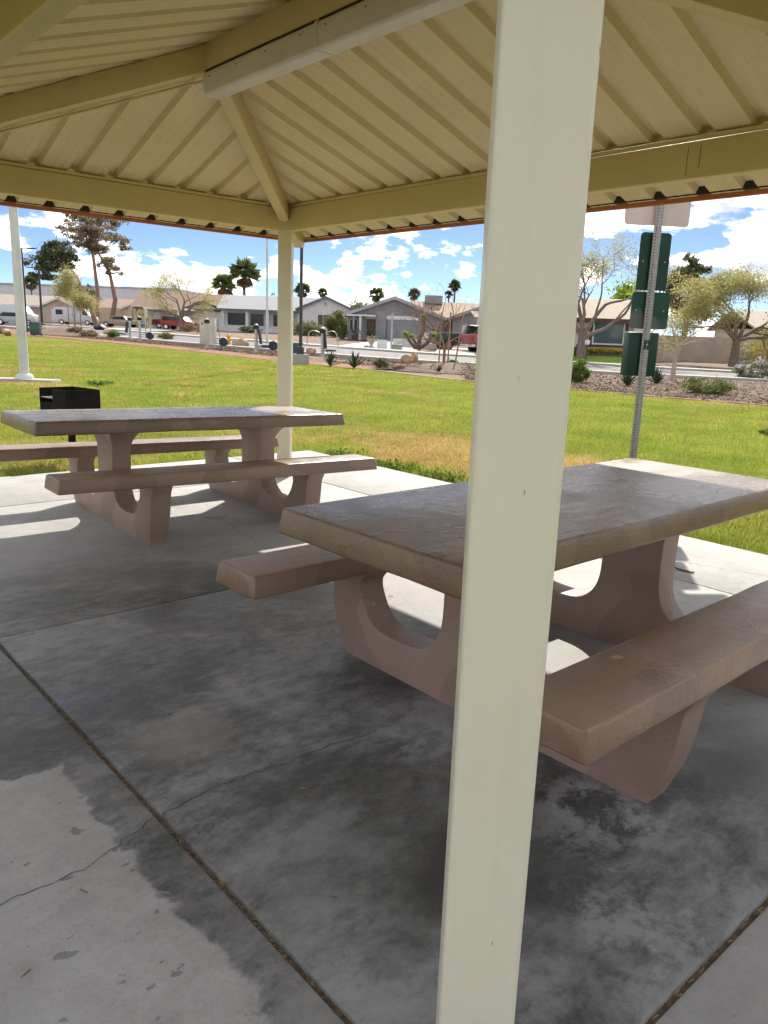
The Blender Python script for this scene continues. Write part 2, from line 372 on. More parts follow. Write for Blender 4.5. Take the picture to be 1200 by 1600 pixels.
# lawn: patchy spring turf, some of it dry
def turf_colour(g):
    v = g.coord('World'); big = g.noise(g.coord('World', (1, 1, 0)), .16, 4, .6, .5); mid = g.noise(g.coord('World', (1, 1, 0)), .85, 5, .62, .4); sm = g.noise(g.coord('World', (1, 1, 0)), 5, 4, .7)
    X, Y, Z = g.xyz(v)
    # a worn dry belt runs alongside the paving, as deep as the foot traffic
    d = g.math('ADD', g.math('MULTIPLY', X, .748), g.math('MULTIPLY', Y, .663)); d = g.math('SUBTRACT', d, 4.17)
    sx = g.math('ADD', g.math('SUBTRACT', g.math('MULTIPLY', X, .663), g.math('MULTIPLY', Y, .748)), 6.178)
    dist = g.math('MAXIMUM', g.math('SUBTRACT', d, 1.17), g.math('SUBTRACT', -1.22, sx))
    dd = g.math('ADD', dist, g.math('MULTIPLY', mid, 2.4))
    belt = g.math('MULTIPLY', g.rng(dd, 1.3, 2.2, 0, 1, True), g.rng(dd, 3.4, 4.9, .85, 0, True))
    belt = g.math('MULTIPLY', belt, g.rng(g.math('ADD', sx, g.math('MULTIPLY', mid, 2)), 2.6, 5.0, 1, .4, True)); belt = g.math('MULTIPLY', belt, g.rng(sx, -3.2, -1.0, .45, 1, True))
    dry = g.math('MAXIMUM', g.rng(g.math('ADD', g.math('MULTIPLY', big, .55), g.math('MULTIPLY', mid, .5)), .52, .64, 0, .7, True), belt)
    dry = g.math('MULTIPLY', dry, g.rng(sm, .25, .6, .45, 1))
    return v, dry, mid, sm
g = G('turf_soil'); v, dry, mid, sm = turf_colour(g)
c = g.mix(dry, g.ramp(sm, [(.3, (.14, .165, .02)), (.7, (.25, .265, .04))]), g.ramp(sm, [(.3, (.24, .16, .055)), (.7, (.40, .285, .11))]))
c = g.mix(g.rng(g.noise(v, 40, 4, .7), .55, .75, 0, .5), c, (.07, .08, .015))
g.set('Base Color', c).set('Roughness', .95); g.bump(g.noise(v, 30, 5, .7), 1.0, .05); g.b.inputs['Specular IOR Level'].default_value = .1
g = G('grass_blade'); v, dry, mid, sm = turf_colour(g); r = g.n.new('ShaderNodeAttribute'); r.attribute_name = 'tone'
gr = g.ramp(r.outputs['Fac'], [(0, (.16, .20, .03)), (.5, (.32, .365, .062)), (1, (.46, .475, .125))]); dr = g.ramp(r.outputs['Fac'], [(0, (.31, .21, .07)), (.5, (.52, .38, .145)), (1, (.64, .51, .24))])
lush = g.rng(g.noise(g.coord('World', (1, 1, 0), (9, 4, 0)), .45, 4, .6, .5), .48, .62, 0, .6, True); gr = g.mix(lush, gr, g.ramp(r.outputs['Fac'], [(0, (.10, .185, .02)), (1, (.31, .43, .06))]))
f = g.rng(g.math('ADD', dry, g.math('MULTIPLY', g.math('SUBTRACT', r.outputs['Fac'], .5), .5)), .3, .62)
c = g.mix(f, gr, dr); g.set('Base Color', c).set('Roughness', .6); g.b.inputs['Specular IOR Level'].default_value = .2
tr = g.n.new('ShaderNodeBsdfTranslucent'); g.l.new(c, tr.inputs[0]); ms = g.n.new('ShaderNodeMixShader'); ms.inputs[0].default_value = .5
g.l.new(g.b.outputs[0], ms.inputs[1]); g.l.new(tr.outputs[0], ms.inputs[2]); g.l.new(ms.outputs[0], g.n['Material Output'].inputs[0])

xs = sorted(set([round(x, 2) for x in np.concatenate([np.linspace(-700, -80, 14), np.linspace(-78, 78, 80), np.linspace(80, 700, 14)])]))
ys = sorted(set([round(y, 2) for y in np.concatenate([np.linspace(-300, -12, 8), np.linspace(-10, 9, 5), np.linspace(10, 80, 71), np.linspace(83, 160, 26), np.linspace(175, 1500, 16)])]))
grid_sheet('ground', [[(x, y) for x in xs] for y in ys], MT['gravel_ground'], -.10)
lx = np.linspace(-78, 66, 145); ly = np.interp(lx, [p[0] for p in LAWN_EDGE], [p[1] for p in LAWN_EDGE])
rows = []
for t in np.concatenate([[0, .2, .35], np.linspace(.4, 1, 61)]):
    rows.append([(x, -40 + (yy+40)*t) for x, yy in zip(lx, ly)])
grid_sheet('lawn', rows, MT['turf_soil'], -.045)
grid_sheet('path', strip([p for p in LAWN_EDGE if p[0] < 0], offset([p for p in LAWN_EDGE if p[0] < 0], 1.7)), MT['red_path'], -.03)
grid_sheet('mow_kerb', strip(LAWN_EDGE[6:-1], offset(LAWN_EDGE[6:-1], .16)), MT['mow_kerb'], -.01, skirt=.12)
RB = LAWN_EDGE[7:-1]
grid_sheet('mulch_bed', strip(offset(RB, .17), [(3.0, 33.5), (6, 32.6), (9.3, 32.0), (14.3, 31.4), (22, 29.6), (30, 28), (50, 24)], 60, 8), MT['mulch'], -.02)
grid_sheet('road', strip(KERB_NEAR, KERB_FAR, 110, 6), MT['asphalt'], -.02)
grid_sheet('kerb', strip(offset(KERB_NEAR, -.75), KERB_NEAR, 110, 2), MT['kerb_concrete'], .07, skirt=.15)
grid_sheet('sidewalk', strip(KERB_FAR, offset(KERB_FAR, 1.5), 110, 2), MT['kerb_concrete'], .08, skirt=.2)

# ---------------------------------------------------------------- concrete pad, slab by slab (frame: X along the shelter, Y across)
PX, PY, PR = -.978, 7.3917, R(-48.4465)
W, L, O = 3.2742, 5.4556, .57
def S2W(x, y, z=0): 
    return (PX + x*math.cos(PR) - y*math.sin(PR), PY + x*math.sin(PR) + y*math.cos(PR), z)
pad = empty('pavement', (PX, PY, 0), PR, kind='structure')
gxs = [-1.22, 0.0, 2.65, 5.57, L + 1.4]; gys = [-W - 1.9, -3.325, .12, 1.17]
rnd = random.Random(4)
for i in range(4):
    for j in range(3):
        gp = .010 if j == 1 and i in (1, 2) else .005
        x0, x1 = gxs[i] + .007, gxs[i+1] - .007; y0, y1 = gys[j], gys[j+1]
        y0 += .008 if j == 1 else .005; y1 -= .008 if j == 0 else .005
        zt = rnd.uniform(-.002, .002)
        o = MB().box((x0, y0, -.13), (x1, y1, zt)).build('slab', MT['pad_concrete'], pad, bevel=.008, seg=2)
MB().box((gxs[0] + .02, gys[0] + .02, -.14), (gxs[-1] - .02, gys[-1] - .02, -.009)).build('joint_bed', MT['joint_dirt'], pad)
# dry needles and grit lodged in the long joint
mb = MB()
for k in range(520):
    x = rnd.uniform(2.6, 6.6) if k > 120 else rnd.uniform(0, 2.6); y = -3.325 + rnd.gauss(0, .006); a = rnd.gauss(0, .6); l = rnd.uniform(.003, .014) * (1.7 if rnd.random() < .06 else 1)
    if rnd.random() < .05: a = rnd.uniform(-1.5, 1.5); y += rnd.uniform(-.02, .02)
    z = -.004 + rnd.uniform(0, .007); dx, dy = math.cos(a)*l/2, math.sin(a)*l/2
    mb.bar((x-dx, y-dy, z), (x+dx, y+dy, z+rnd.uniform(-.003, .006)), rnd.uniform(.001, .0024), .0015)
for k in range(60):
    y = rnd.uniform(-W, -1.2); x = 5.57 + rnd.gauss(0, .004); mb.bar((x, y, -.003), (x+rnd.uniform(-.008, .008), y+rnd.uniform(.006, .02), .001), .003, .002)
tag(mb.build('joint_debris', MT['debris'], pad), kind='stuff')
mb = MB()
for k in range(150):
    x = rnd.uniform(2.2, 6.4); y = rnd.uniform(-4.4, -1.2); a = rnd.uniform(0, 6.3); l = rnd.uniform(.006, .03)
    mb.bar((x, y, .004), (x+math.cos(a)*l, y+math.sin(a)*l, .005), .0025, .002)
tag(mb.build('litter', MT['debris'], pad), kind='stuff')
def crack(pts, w=.0035):
    mb = MB(); q = []
    for (ax, ay), (bx, by) in zip(pts, pts[1:]):
        m = max(2, int(math.hypot(bx-ax, by-ay)/.025))
        for k in range(m): q.append((ax+(bx-ax)*k/m+rnd.gauss(0, .005), ay+(by-ay)*k/m+rnd.gauss(0, .005)))
    for a, b in zip(q, q[1:]):
        t = Vector((b[0]-a[0], b[1]-a[1])).normalized(); n = Vector((-t.y, t.x))*w*rnd.uniform(.3, 1)/2
        mb.poly([(a[0]-n.x, a[1]-n.y, .0035), (b[0]-n.x, b[1]-n.y, .0035), (b[0]+n.x, b[1]+n.y, .0035), (a[0]+n.x, a[1]+n.y, .0035)])
    mb.build('crack', MT['crack_dark'], pad)
crack([(4.40, -3.95), (4.392, -3.777), (4.393, -3.688), (4.39, -3.576), (4.353, -3.459), (4.3, -3.342), (4.284, -3.213), (4.261, -3.047), (4.285, -2.895), (4.29, -2.691), (4.314, -2.479)])
crack([(.946, -1.42), (1.169, -1.381), (1.424, -1.421), (1.692, -1.502), (1.771, -1.475), (2.0, -1.56)])
crack([(4.6, .75), (4.2, .6), (3.7, .45), (3.2, .5)], .003)

# ---------------------------------------------------------------- the shelter
ZB, DB, BW = 2.238, .190, .081        # eave beams
ZR0, SL = 2.455, .3397                # roof underside over the beams, slope
ZH, DH, WH = 2.2964, .147, .089       # hip rafters
sh = empty('picnic_shelter', (PX, PY, 0), PR, 'cream painted steel picnic shelter with hipped ribbed metal roof and red fascia', 'shelter')
def post(x, y):
    mb = MB(); h = .0635; mb.box((-h, -h, -.02), (h, h, 2.40))
    o = mb.build('post', MT['post_paint'], sh, bevel=.012, seg=4, loc=(x, y, 0), rz=R(45)); return o
for (x, y) in ((0, 0), (L, -W), (0, -W), (L, 0)): post(x, y)
def eave_beam(x0, y0, x1, y1):
    d = Vector((x1-x0, y1-y0, 0)).normalized(); ln = math.hypot(x1-x0, y1-y0)
    o = MB().box((.06, -BW/2, ZB), (ln-.06, BW/2, ZB+DB)).build('eave_beam', MT['cream_paint'], sh, bevel=.007, seg=3, loc=(x0, y0, 0), rz=math.atan2(d.y, d.x))
    MB().box((.05, -BW/2+.004, ZB+DB+.003), (ln-.05, BW/2-.002, ZR0-.002)).build('ledger', MT['cream_paint'], o, bevel=.002, seg=1)
    return o
bB = eave_beam(0, 0, L, 0)
for x, zt, zb_ in ((3.93, .17, .05), (3.86, .16, .02)):
    MB().box((x, -BW/2-.0012, ZB+zb_), (x+.0025, -BW/2-.0002, ZB+zt)).build('splice_seam', MT['dark_gap'], bB)
MB().box((4.02, -BW/2-.003, ZB+.075), (4.055, -BW/2-.0005, ZB+.10)).build('patch_plate', MT['cream_paint'], bB)
bA = eave_beam(0, 0, 0, -W); bN = eave_beam(0, -W, L, -W); bD = eave_beam(L, 0, L, -W)
def hip(cx, cy, dx, dy):
    """rafter from the ridge end down over the post and out to the roof corner"""
    k = WH/2/math.sqrt(2); ox, oy = -dy*k, dx*k; t0, t1 = -.50, W/2
    pts = []
    def P(t, z, s): return (cx+dx*t+ox*s, cy+dy*t+oy*s, z)
    side = [(-.52, ZH+DH+SL*-.52), (-.52, ZH+DH*.42+SL*-.52), (-.40, ZH+SL*-.40), (t1, ZH+SL*t1), (t1, ZH+DH+SL*t1)]
    mb = MB(); a = [P(t, z, -1) for t, z in side]; b = [P(t, z, 1) for t, z in side]; n = len(side)
    mb.mesh(a + b, [tuple(range(n)), tuple(range(n, 2*n))[::-1]] + [(i, n+i, n+(i+1) % n, (i+1) % n) for i in range(n)])
    o = mb.build('hip_rafter', MT['cream_paint'], sh, bevel=.006, seg=2)
    return o
h1 = hip(0, 0, 1, -1); h3 = hip(0, -W, 1, 1); h4 = hip(L, 0, -1, -1); h2 = hip(L, -W, -1, 1)
ZRG = ZH + SL*W/2
MB().box((W/2 + .004, -W/2-WH/2, ZRG), (L-W/2-.004, -W/2+WH/2, ZRG+DH)).build('ridge_beam', MT['cream_paint'], sh, bevel=.006)
# conduit clipped under one hip
k = WH/2/math.sqrt(2)
mb = MB(); mb.tube([(t + (-k) * 1.0, -W + t + k*1.0, ZH + SL*t - .016) for t in np.linspace(.05, W/2-.12, 8)] + [(W/2+.02, -W/2-.02, ZRG-.045)], .009, 8)
mb.build('conduit', MT['cream_paint'], h3, smooth=True)
# roof sheets: one object per sheet, rib included
PROF = [(0, 0), (.058, 0), (.063, .0018), (.070, .0018), (.075, 0), (.128, 0), (.133, .0018), (.140, .0018), (.145, 0), (.196, 0), (.212, .038), (.268, .038), (.285, 0)]
def roof_face(org, ud, vd, width):
    D = W/2 + O; U = 0.0
    def vmax(u): return max(0, min(u, D, width-u))
    while U < width - 1e-6:
        us = [(U+p, h) for p, h in PROF if U+p <= width]
        # cut points where the ridge line starts and ends
        for cut in (D, width-D):
            for i in range(len(us)-1):
                if us[i][0] + 1e-6 < cut < us[i+1][0] - 1e-6:
                    f = (cut-us[i][0])/(us[i+1][0]-us[i][0]); us.insert(i+1, (cut, us[i][1]+(us[i+1][1]-us[i][1])*f)); break
        if len(us) < 2: break
        mb = MB()
        def P(u, v, h): return (org[0]+ud[0]*u+vd[0]*v, org[1]+ud[1]*u+vd[1]*v, ZR0 - SL*O + SL*v + h)
        for (ua, ha), (ub, hb) in zip(us, us[1:]):
            va, vb = vmax(ua), vmax(ub)
            pts = [P(ua, 0, ha), P(ub, 0, hb), P(ub, vb, hb), P(ua, va, ha)]
            if va < 1e-6: pts = pts[:3]
            elif vb < 1e-6: pts = [pts[0], pts[1], pts[3]]
            mb.poly(pts)
        mb.build('roof_sheet', MT['roof_metal'], sh)
        U += .285
roof_face((-O, O), (1, 0), (0, -1), L+2*O); roof_face((-O, -W-O), (1, 0), (0, 1), L+2*O)
roof_face((-O, -W-O), (0, 1), (1, 0), W+2*O); roof_face((L+O, -W-O), (0, 1), (-1, 0), W+2*O)
ze = ZR0 - SL*O
for (a, b, nrm) in (((-O, O), (L+O, O), (0, 1)), ((-O, -W-O), (L+O, -W-O), (0, -1)), ((-O, -W-O), (-O, O), (-1, 0)), ((L+O, -W-O), (L+O, O), (1, 0))):
    mb = MB(); x0, x1 = sorted((a[0], b[0])); y0, y1 = sorted((a[1], b[1]))
    if nrm[0]: x0, x1 = (a[0], a[0]+.022) if nrm[0] > 0 else (a[0]-.022, a[0])
    else: y0, y1 = (a[1], a[1]+.022) if nrm[1] > 0 else (a[1]-.022, a[1]); 
    if not nrm[0]: x0 -= .022; x1 += .022
    mb.box((x0, y0, ze-.028), (x1, y1, ze+.062)); fo = mb.build('fascia', MT['fascia_red'], sh, bevel=.004)
    MB().box((x0 + (.022 if nrm[0] < 0 else -.03 if nrm[0] > 0 else .03), y0 + (.022 if nrm[1] < 0 else -.03 if nrm[1] > 0 else .03), ze+.0045), (x1 + (.03 if nrm[0] < 0 else -.022 if nrm[0] > 0 else -.03), y1 + (.03 if nrm[1] < 0 else -.022 if nrm[1] > 0 else -.03), ze+.058)).build('rib_void_shade', MT['dark_gap'], fo)  # dark strip added behind the fascia to paint the shade in the rib voids
for (cx, cy, dx, dy) in ((0, 0, 1, -1), (0, -W, 1, 1), (L, 0, -1, -1), (L, -W, -1, 1)):
    MB().bar((cx-dx*(O+.03), cy-dy*(O+.03), ZR0-SL*(O+.03)+.055), (cx+dx*W/2, cy+dy*W/2, ZR0+SL*W/2+.055), .26, .025).build('hip_cap', MT['fascia_red'], sh)
MB().box((W/2-.1, -W/2-.13, ZR0+SL*W/2+.043), (L-W/2+.1, -W/2+.13, ZR0+SL*W/2+.06)).build('ridge_cap', MT['fascia_red'], sh)

# strip light under the ridge
lt = empty('strip_light', S2W(1.64, -W/2, 2.713), PR, 'long grey plastic strip light mounted under the shelter ridge beam', 'light fixture')
for k in range(2):
    x0 = 0 + k*1.13; o = MB().prism([(x0, -.060, .125), (x0, .060, .125), (x0, .068, .10), (x0, .062, .012), (x0, .045, 0), (x0, -.045, 0), (x0, -.062, .012), (x0, -.068, .10)], (1.12, 0, 0)).build('housing', MT['fixture_plastic'], lt, bevel=.006)
    MB().box((x0+.01, -.055, .126), (x0+1.11, .055, .139)).build('mounting_rail', MT['dark_gap'], lt)
    for q in (.08, .38, .68, 1.0):
        MB().lathe([(.006, 0), (.006, .004)], (x0+q, -.066, .09), 8).build('screw', MT['dark_gap'], o)
MB().prism([(1.115, -.066, .128), (1.115, .066, .128), (1.115, .073, .10), (1.115, .066, .008), (1.115, -.066, .008), (1.115, -.073, .10)], (.024, 0, 0)).build('coupling', MT['fixture_plastic'], lt, bevel=.004)

# ---------------------------------------------------------------- concrete picnic tables
TL, TW, TH, TT, TCH = 2.2207, .833, .7804, .0901, .0136
BL, BWD, BH, BT, BO = 2.2239, .2551, .4856, .0872, .7189
def plank(mb, lx, ly, z1, t, ch, cx=0, cy=0, seed=0):
    """chamfered cast slab with slightly uneven edges"""
    rd = random.Random(seed); n = 12
    a, b = lx/2, ly/2
    def ring(a, b, z, j):
        pts = []
        for k in range(n): pts.append((-a + 2*a*k/n, -b))
        for k in range(4): pts.append((a, -b + 2*b*k/4))
        for k in range(n): pts.append((a - 2*a*k/n, b))
        for k in range(4): pts.append((-a, b - 2*b*k/4))
        return [(cx+x+rd.uniform(-j, j), cy+y+rd.uniform(-j, j), z+rd.uniform(-j, j)*.5) for x, y in pts]
    r0 = ring(a+ch, b+ch, z1-t, .0025); r1 = ring(a+.001, b+.001, z1, .002); m = len(r0)
    mb.mesh(r0 + r1, [tuple(range(m))[::-1], tuple(range(m, 2*m))] + [(i, (i+1) % m, m+(i+1) % m, m+i) for i in range(m)])
    return mb
def arc(cx, cz, r, a0, a1, n=7, ry=None):
    ry = ry or r
    return [(cx + r*math.cos(R(a0+(a1-a0)*k/n)), cz + ry*math.sin(R(a0+(a1-a0)*k/n))) for k in range(n+1)]
def support_mesh():
    h = []          # right half outline (y>0), from the base centre round to the column top
    h += [(0, -.07), (.70, -.07), (.735, .0), (.775, .10), (.803, .20), (.815, .30), (.822, .35), (.845, .385), (.85, .40)]
    h += [(.585, .40), (.592, .385), (.622, .36), (.634, .33), (.615, .275), (.578, .214), (.525, .178), (.46, .163), (.30, .163), (.235, .18), (.18, .228), (.153, .29), (.146, .36), (.146, .50), (.152, .57), (.175, .625), (.215, .665), (.262, .685), (.262, .692), (0, .692)]
    keep = {(0, -.07), (.70, -.07), (.85, .40), (.585, .40), (.262, .692), (.262, .685), (0, .692)}
    for _ in range(2):                                  # round the cast curves off, keep the true corners
        q = [h[0]]
        for a, b, c in zip(h, h[1:], h[2:]):
            if b in keep: q.append(b)
            else: q += [(a[0]*.25+b[0]*.75, a[1]*.25+b[1]*.75), (c[0]*.25+b[0]*.75, c[1]*.25+b[1]*.75)]
        h = q + [h[-1]]
    prof = h + [(-y, z) for y, z in h[::-1]][1:-1]
    T = .066; bm = bmesh.new()
    f0 = [bm.verts.new((-T, y, z)) for y, z in prof]; f1 = [bm.verts.new((T, y, z)) for y, z in prof]; n = len(prof)
    bm.faces.new(f0); bm.faces.new(f1[::-1])
    for i in range(n): bm.faces.new((f0[(i+1) % n], f0[i], f1[i], f1[(i+1) % n]))
    bmesh.ops.recalc_face_normals(bm, faces=bm.faces)
    es = [e for e in bm.edges if (abs(e.verts[0].co.x - e.verts[1].co.x) < 1e-6)]
    bmesh.ops.bevel(bm, geom=es, offset=.020, segments=3, profile=.5, affect='EDGES', clamp_overlap=True)
    for v in bm.verts:
        z = v.co.z; y = abs(v.co.y)
        if z > .56 and y < .3: v.co.x *= 1 + .75*min(1, (z-.56)/.12)**1.6
        if y > .5 and z < .12: v.co.x *= 1 - .28*max(0, (y-.6)/.15)*(1-max(0, z)/.12)
    me = bpy.data.meshes.new('support'); bmesh.ops.triangulate(bm, faces=[f for f in bm.faces if len(f.verts) > 4]); bm.to_mesh(me); bm.free()
    me.polygons.foreach_set('use_smooth', [True]*len(me.polygons)); me.set_sharp_from_angle(angle=R(50)); me.materials.append(MT['support_paint']); return me
SUP = support_mesh()
def table(loc, rz, tilt, label, sx, seed, kl=1.0):
    t = empty('picnic_table', loc, 0, label, 'picnic table', 'precast concrete picnic tables')
    t.rotation_mode = 'QUATERNION'
    m = Matrix.Rotation(rz, 3, 'Z'); ux = m @ Vector((1, 0, 0)); uy = m @ Vector((0, 1, 0)); ux = (ux + Vector((0, 0, tilt[0]))).normalized(); uy = (uy + Vector((0, 0, tilt[1]))); uy = (uy - ux*uy.dot(ux)).normalized()
    t.rotation_quaternion = Matrix((ux, uy, ux.cross(uy))).transposed().to_quaternion()
    plank(MB(), TL*kl, TW, TH, TT, TCH, 0, 0, seed).build('tabletop', MT['table_paint'], t, bevel=.011, seg=3)
    for s in (1, -1): plank(MB(), BL*kl, BWD, BH, BT, TCH, 0, 0, seed+s).build('bench_seat', MT['bench_paint'], t, bevel=.010, seg=3, loc=(0, s*BO, 0))
    for x in sx:
        o = bpy.data.objects.new('support', SUP); o.location = (x, 0, 0); link(o, t)
    return t
table((.7527, 3.0321, 0), R(42.18), (0, 0), 'brown painted concrete picnic table with attached benches, behind the near post', (-.50, .56), 3)
table((-1.505, 5.719, -.0245), R(38.88), (-.0142, -.0145), 'brown painted concrete picnic table beside the far shelter post and the grill', (-.53, .62), 11, 1.033)
# ---------------------------------------------------------------- vegetation helpers
rng = np.random.default_rng(7)
def leaf_mat(name, a, b, trans=.4, rough=.6):
    g = G(name); r = g.n.new('ShaderNodeAttribute'); r.attribute_name = 'tone'
    c = g.ramp(r.outputs['Fac'], [(0, a), (1, b)]); g.set('Base Color', c).set('Roughness', rough); g.b.inputs['Specular IOR Level'].default_value = .25
    tr = g.n.new('ShaderNodeBsdfTranslucent'); g.l.new(c, tr.inputs[0]); ms = g.n.new('ShaderNodeMixShader'); ms.inputs[0].default_value = trans
    g.l.new(g.b.outputs[0], ms.inputs[1]); g.l.new(tr.outputs[0], ms.inputs[2]); g.l.new(ms.outputs[0], g.n['Material Output'].inputs[0]); return g.m
leaf_mat('leaf_yellow_green', (.22, .21, .06), (.55, .52, .24), .5); leaf_mat('leaf_bright', (.14, .22, .02), (.34, .44, .05)); leaf_mat('leaf_pine', (.04, .06, .028), (.17, .185, .09), .35)
leaf_mat('leaf_pine_brown', (.10, .085, .05), (.34, .27, .17), .4); leaf_mat('leaf_olive', (.06, .085, .02), (.20, .23, .07)); leaf_mat('leaf_palm', (.05, .08, .025), (.22, .26, .09), .4)
leaf_mat('leaf_dead', (.17, .12, .06), (.36, .27, .15), .3); leaf_mat('leaf_sage', (.10, .125, .06), (.28, .31, .17)); leaf_mat('leaf_hedge', (.05, .10, .015), (.17, .25, .04)); leaf_mat('flower_yellow', (.50, .36, .02), (.75, .60, .08))
leaf_mat('flower_lavender', (.33, .27, .42), (.60, .53, .70)); leaf_mat('blade_agave', (.07, .11, .05), (.22, .28, .14), .15)
pm('bark_grey', (.13, .105, .085), (.25, .21, .175), 9, .9, .5, 30); pm('bark_brown', (.10, .065, .045), (.19, .13, .09), 9, .9, .5, 30); pm('bark_red', (.20, .12, .085), (.31, .20, .15), 9, .9, .4, 30); pm('bark_pale', (.38, .27, .21), (.50, .38, .31), 9, .9, .3, 30); pm('twig', (.21, .15, .11), (.33, .25, .19), 9, .9)
pm('wood_stake', (.26, .17, .10), (.36, .25, .15), 9, .85)
def quads(name, P, size, mat, parent=None, aspect=1.0, up=None, tone=None, kind=None, droop=0, label=None, flat=False):
    """many leaf-sized quads with random facing -> one mesh"""
    n = len(P); P = np.asarray(P, float); size = np.broadcast_to(np.asarray(size, float), (n,))
    d = rng.normal(size=(n, 3)); 
    if up is not None: d = d*.5 + up
    d[:, 2] -= droop
    if flat: d[:, 2] *= .12
    d /= np.linalg.norm(d, axis=1)[:, None]
    e = np.cross(d, rng.normal(size=(n, 3))*(np.array([.15, .15, 1]) if flat else 1)); e /= np.linalg.norm(e, axis=1)[:, None]+1e-9
    a = d*size[:, None]*.5*aspect; b = e*size[:, None]*.5
    V = np.stack([P-a, P+b*.8, P+a, P-b*.8], 1).reshape(-1, 3)
    me = bpy.data.meshes.new(name); me.vertices.add(4*n); me.vertices.foreach_set('co', V.ravel())
    me.loops.add(4*n); me.loops.foreach_set('vertex_index', np.arange(4*n, dtype=np.int32)); me.polygons.add(n)
    me.polygons.foreach_set('loop_start', np.arange(0, 4*n, 4, dtype=np.int32)); me.update(calc_edges=True)
    at = me.attributes.new('tone', 'FLOAT', 'FACE'); at.data.foreach_set('value', (rng.random(n) if tone is None else np.clip(tone, 0, 1)).astype(np.float32))
    me.materials.append(mat); o = bpy.data.objects.new(name, me); link(o, parent)
    return tag(o, label, None, None, kind)
def tris(name, V, mat, parent=None, tone=None, kind=None):
    n = len(V)//3; me = bpy.data.meshes.new(name); me.vertices.add(3*n); me.vertices.foreach_set('co', np.asarray(V, float).ravel())
    me.loops.add(3*n); me.loops.foreach_set('vertex_index', np.arange(3*n, dtype=np.int32)); me.polygons.add(n)
    me.polygons.foreach_set('loop_start', np.arange(0, 3*n, 3, dtype=np.int32)); me.update(calc_edges=True)
    at = me.attributes.new('tone', 'FLOAT', 'FACE'); at.data.foreach_set('value', (rng.random(n) if tone is None else np.clip(tone, 0, 1)).astype(np.float32))
    me.materials.append(mat); o = bpy.data.objects.new(name, me); link(o, parent); return tag(o, kind=kind)
def grow(rd, start, d, length, rad, depth, mb, tips, spread=.7, ratio=.72, kids=(2, 3), grav=0.0, wig=.12, sides=None, rmin=.004):
    """recursive limb: tapered, slightly crooked; collects tip points"""
    n = 5 if depth > 1 else 4; pts = [Vector(start)]; d = Vector(d).normalized(); q = Vector(start)
    for k in range(n):
        d = (d + Vector((rd.gauss(0, wig), rd.gauss(0, wig), rd.gauss(0, wig) + grav))).normalized(); q = q + d*length/n; pts.append(q)
    r1 = max(rad*.58, rmin); mb.tube(pts, [rad + (r1-rad)*k/n for k in range(n+1)], (8 if depth > 2 else 5 if depth > 1 else 3), cap=False)
    for p in pts[2:]: tips.append((p, depth, length))
    if depth <= 0: return
    for c in range(rd.randint(*kids)):
        t = rd.uniform(.5, 1.0) if c else 1.0; p = pts[int(round(t*n))]
        x = Vector((rd.gauss(0, 1), rd.gauss(0, 1), rd.gauss(0, .7))); x = (x - d*x.dot(d)).normalized()
        nd = (d + x*rd.uniform(.45, 1.25)*spread).normalized()
        grow(rd, p, nd, length*ratio*rd.uniform(.75, 1.15), r1*rd.uniform(.65, .95), depth-1, mb, tips, spread, ratio, kids, grav, wig*1.1, sides, rmin)
def tree(name, loc, label, group, seed, h0, rad, depth, leaf, leaf_n, leaf_s, bark, spread=.7, ratio=.74, kids=(2, 3), lean=(0, 0, 1), grav=0, limbs=None, scatter=.35, droop=0, aspect=1.6, mind=1, cat='tree'):
    x, y = loc; z = gz(x, y) - .06; rd = random.Random(seed)
    t = empty(name, (x, y, z), 0, label, cat, group); mb = MB(); tips = []
    if limbs is None: grow(rd, (0, 0, -.1), lean, h0, rad, depth, mb, tips, spread, ratio, kids, grav)
    else:
        pts = [Vector((0, 0, -.1)), Vector((lean[0]*h0*.5, lean[1]*h0*.5, h0*.5)), Vector((lean[0]*h0, lean[1]*h0, h0))]
        mb.tube(pts, [rad*1.25, rad, rad*.9], 9)
        for (d, l, r) in limbs: grow(rd, pts[-1] - Vector((0, 0, .08)), d, l, r, depth-1, mb, tips, spread, ratio, kids, grav)
    mb.build('trunk', MT[bark], t, smooth=True, sharp=80)
    if leaf_n:
        tp = [p for p, dd, l in tips if dd <= mind]; base = np.array([tuple(p) for p in tp]); idx = rng.integers(0, len(base), leaf_n)
        P = base[idx] + rng.normal(size=(leaf_n, 3))*scatter*np.array([1, 1, .8])
        cn = base.mean(0); hh = (P[:, 2]-P[:, 2].min())/(np.ptp(P[:, 2])+1e-6); clump = rng.random(len(base))[idx]
        tone = .15 + .45*clump + .3*rng.random(leaf_n)
        quads('crown', P, leaf_s*rng.uniform(.6, 1.3, leaf_n), MT[leaf], t, aspect, None, tone, None, droop)
    return t
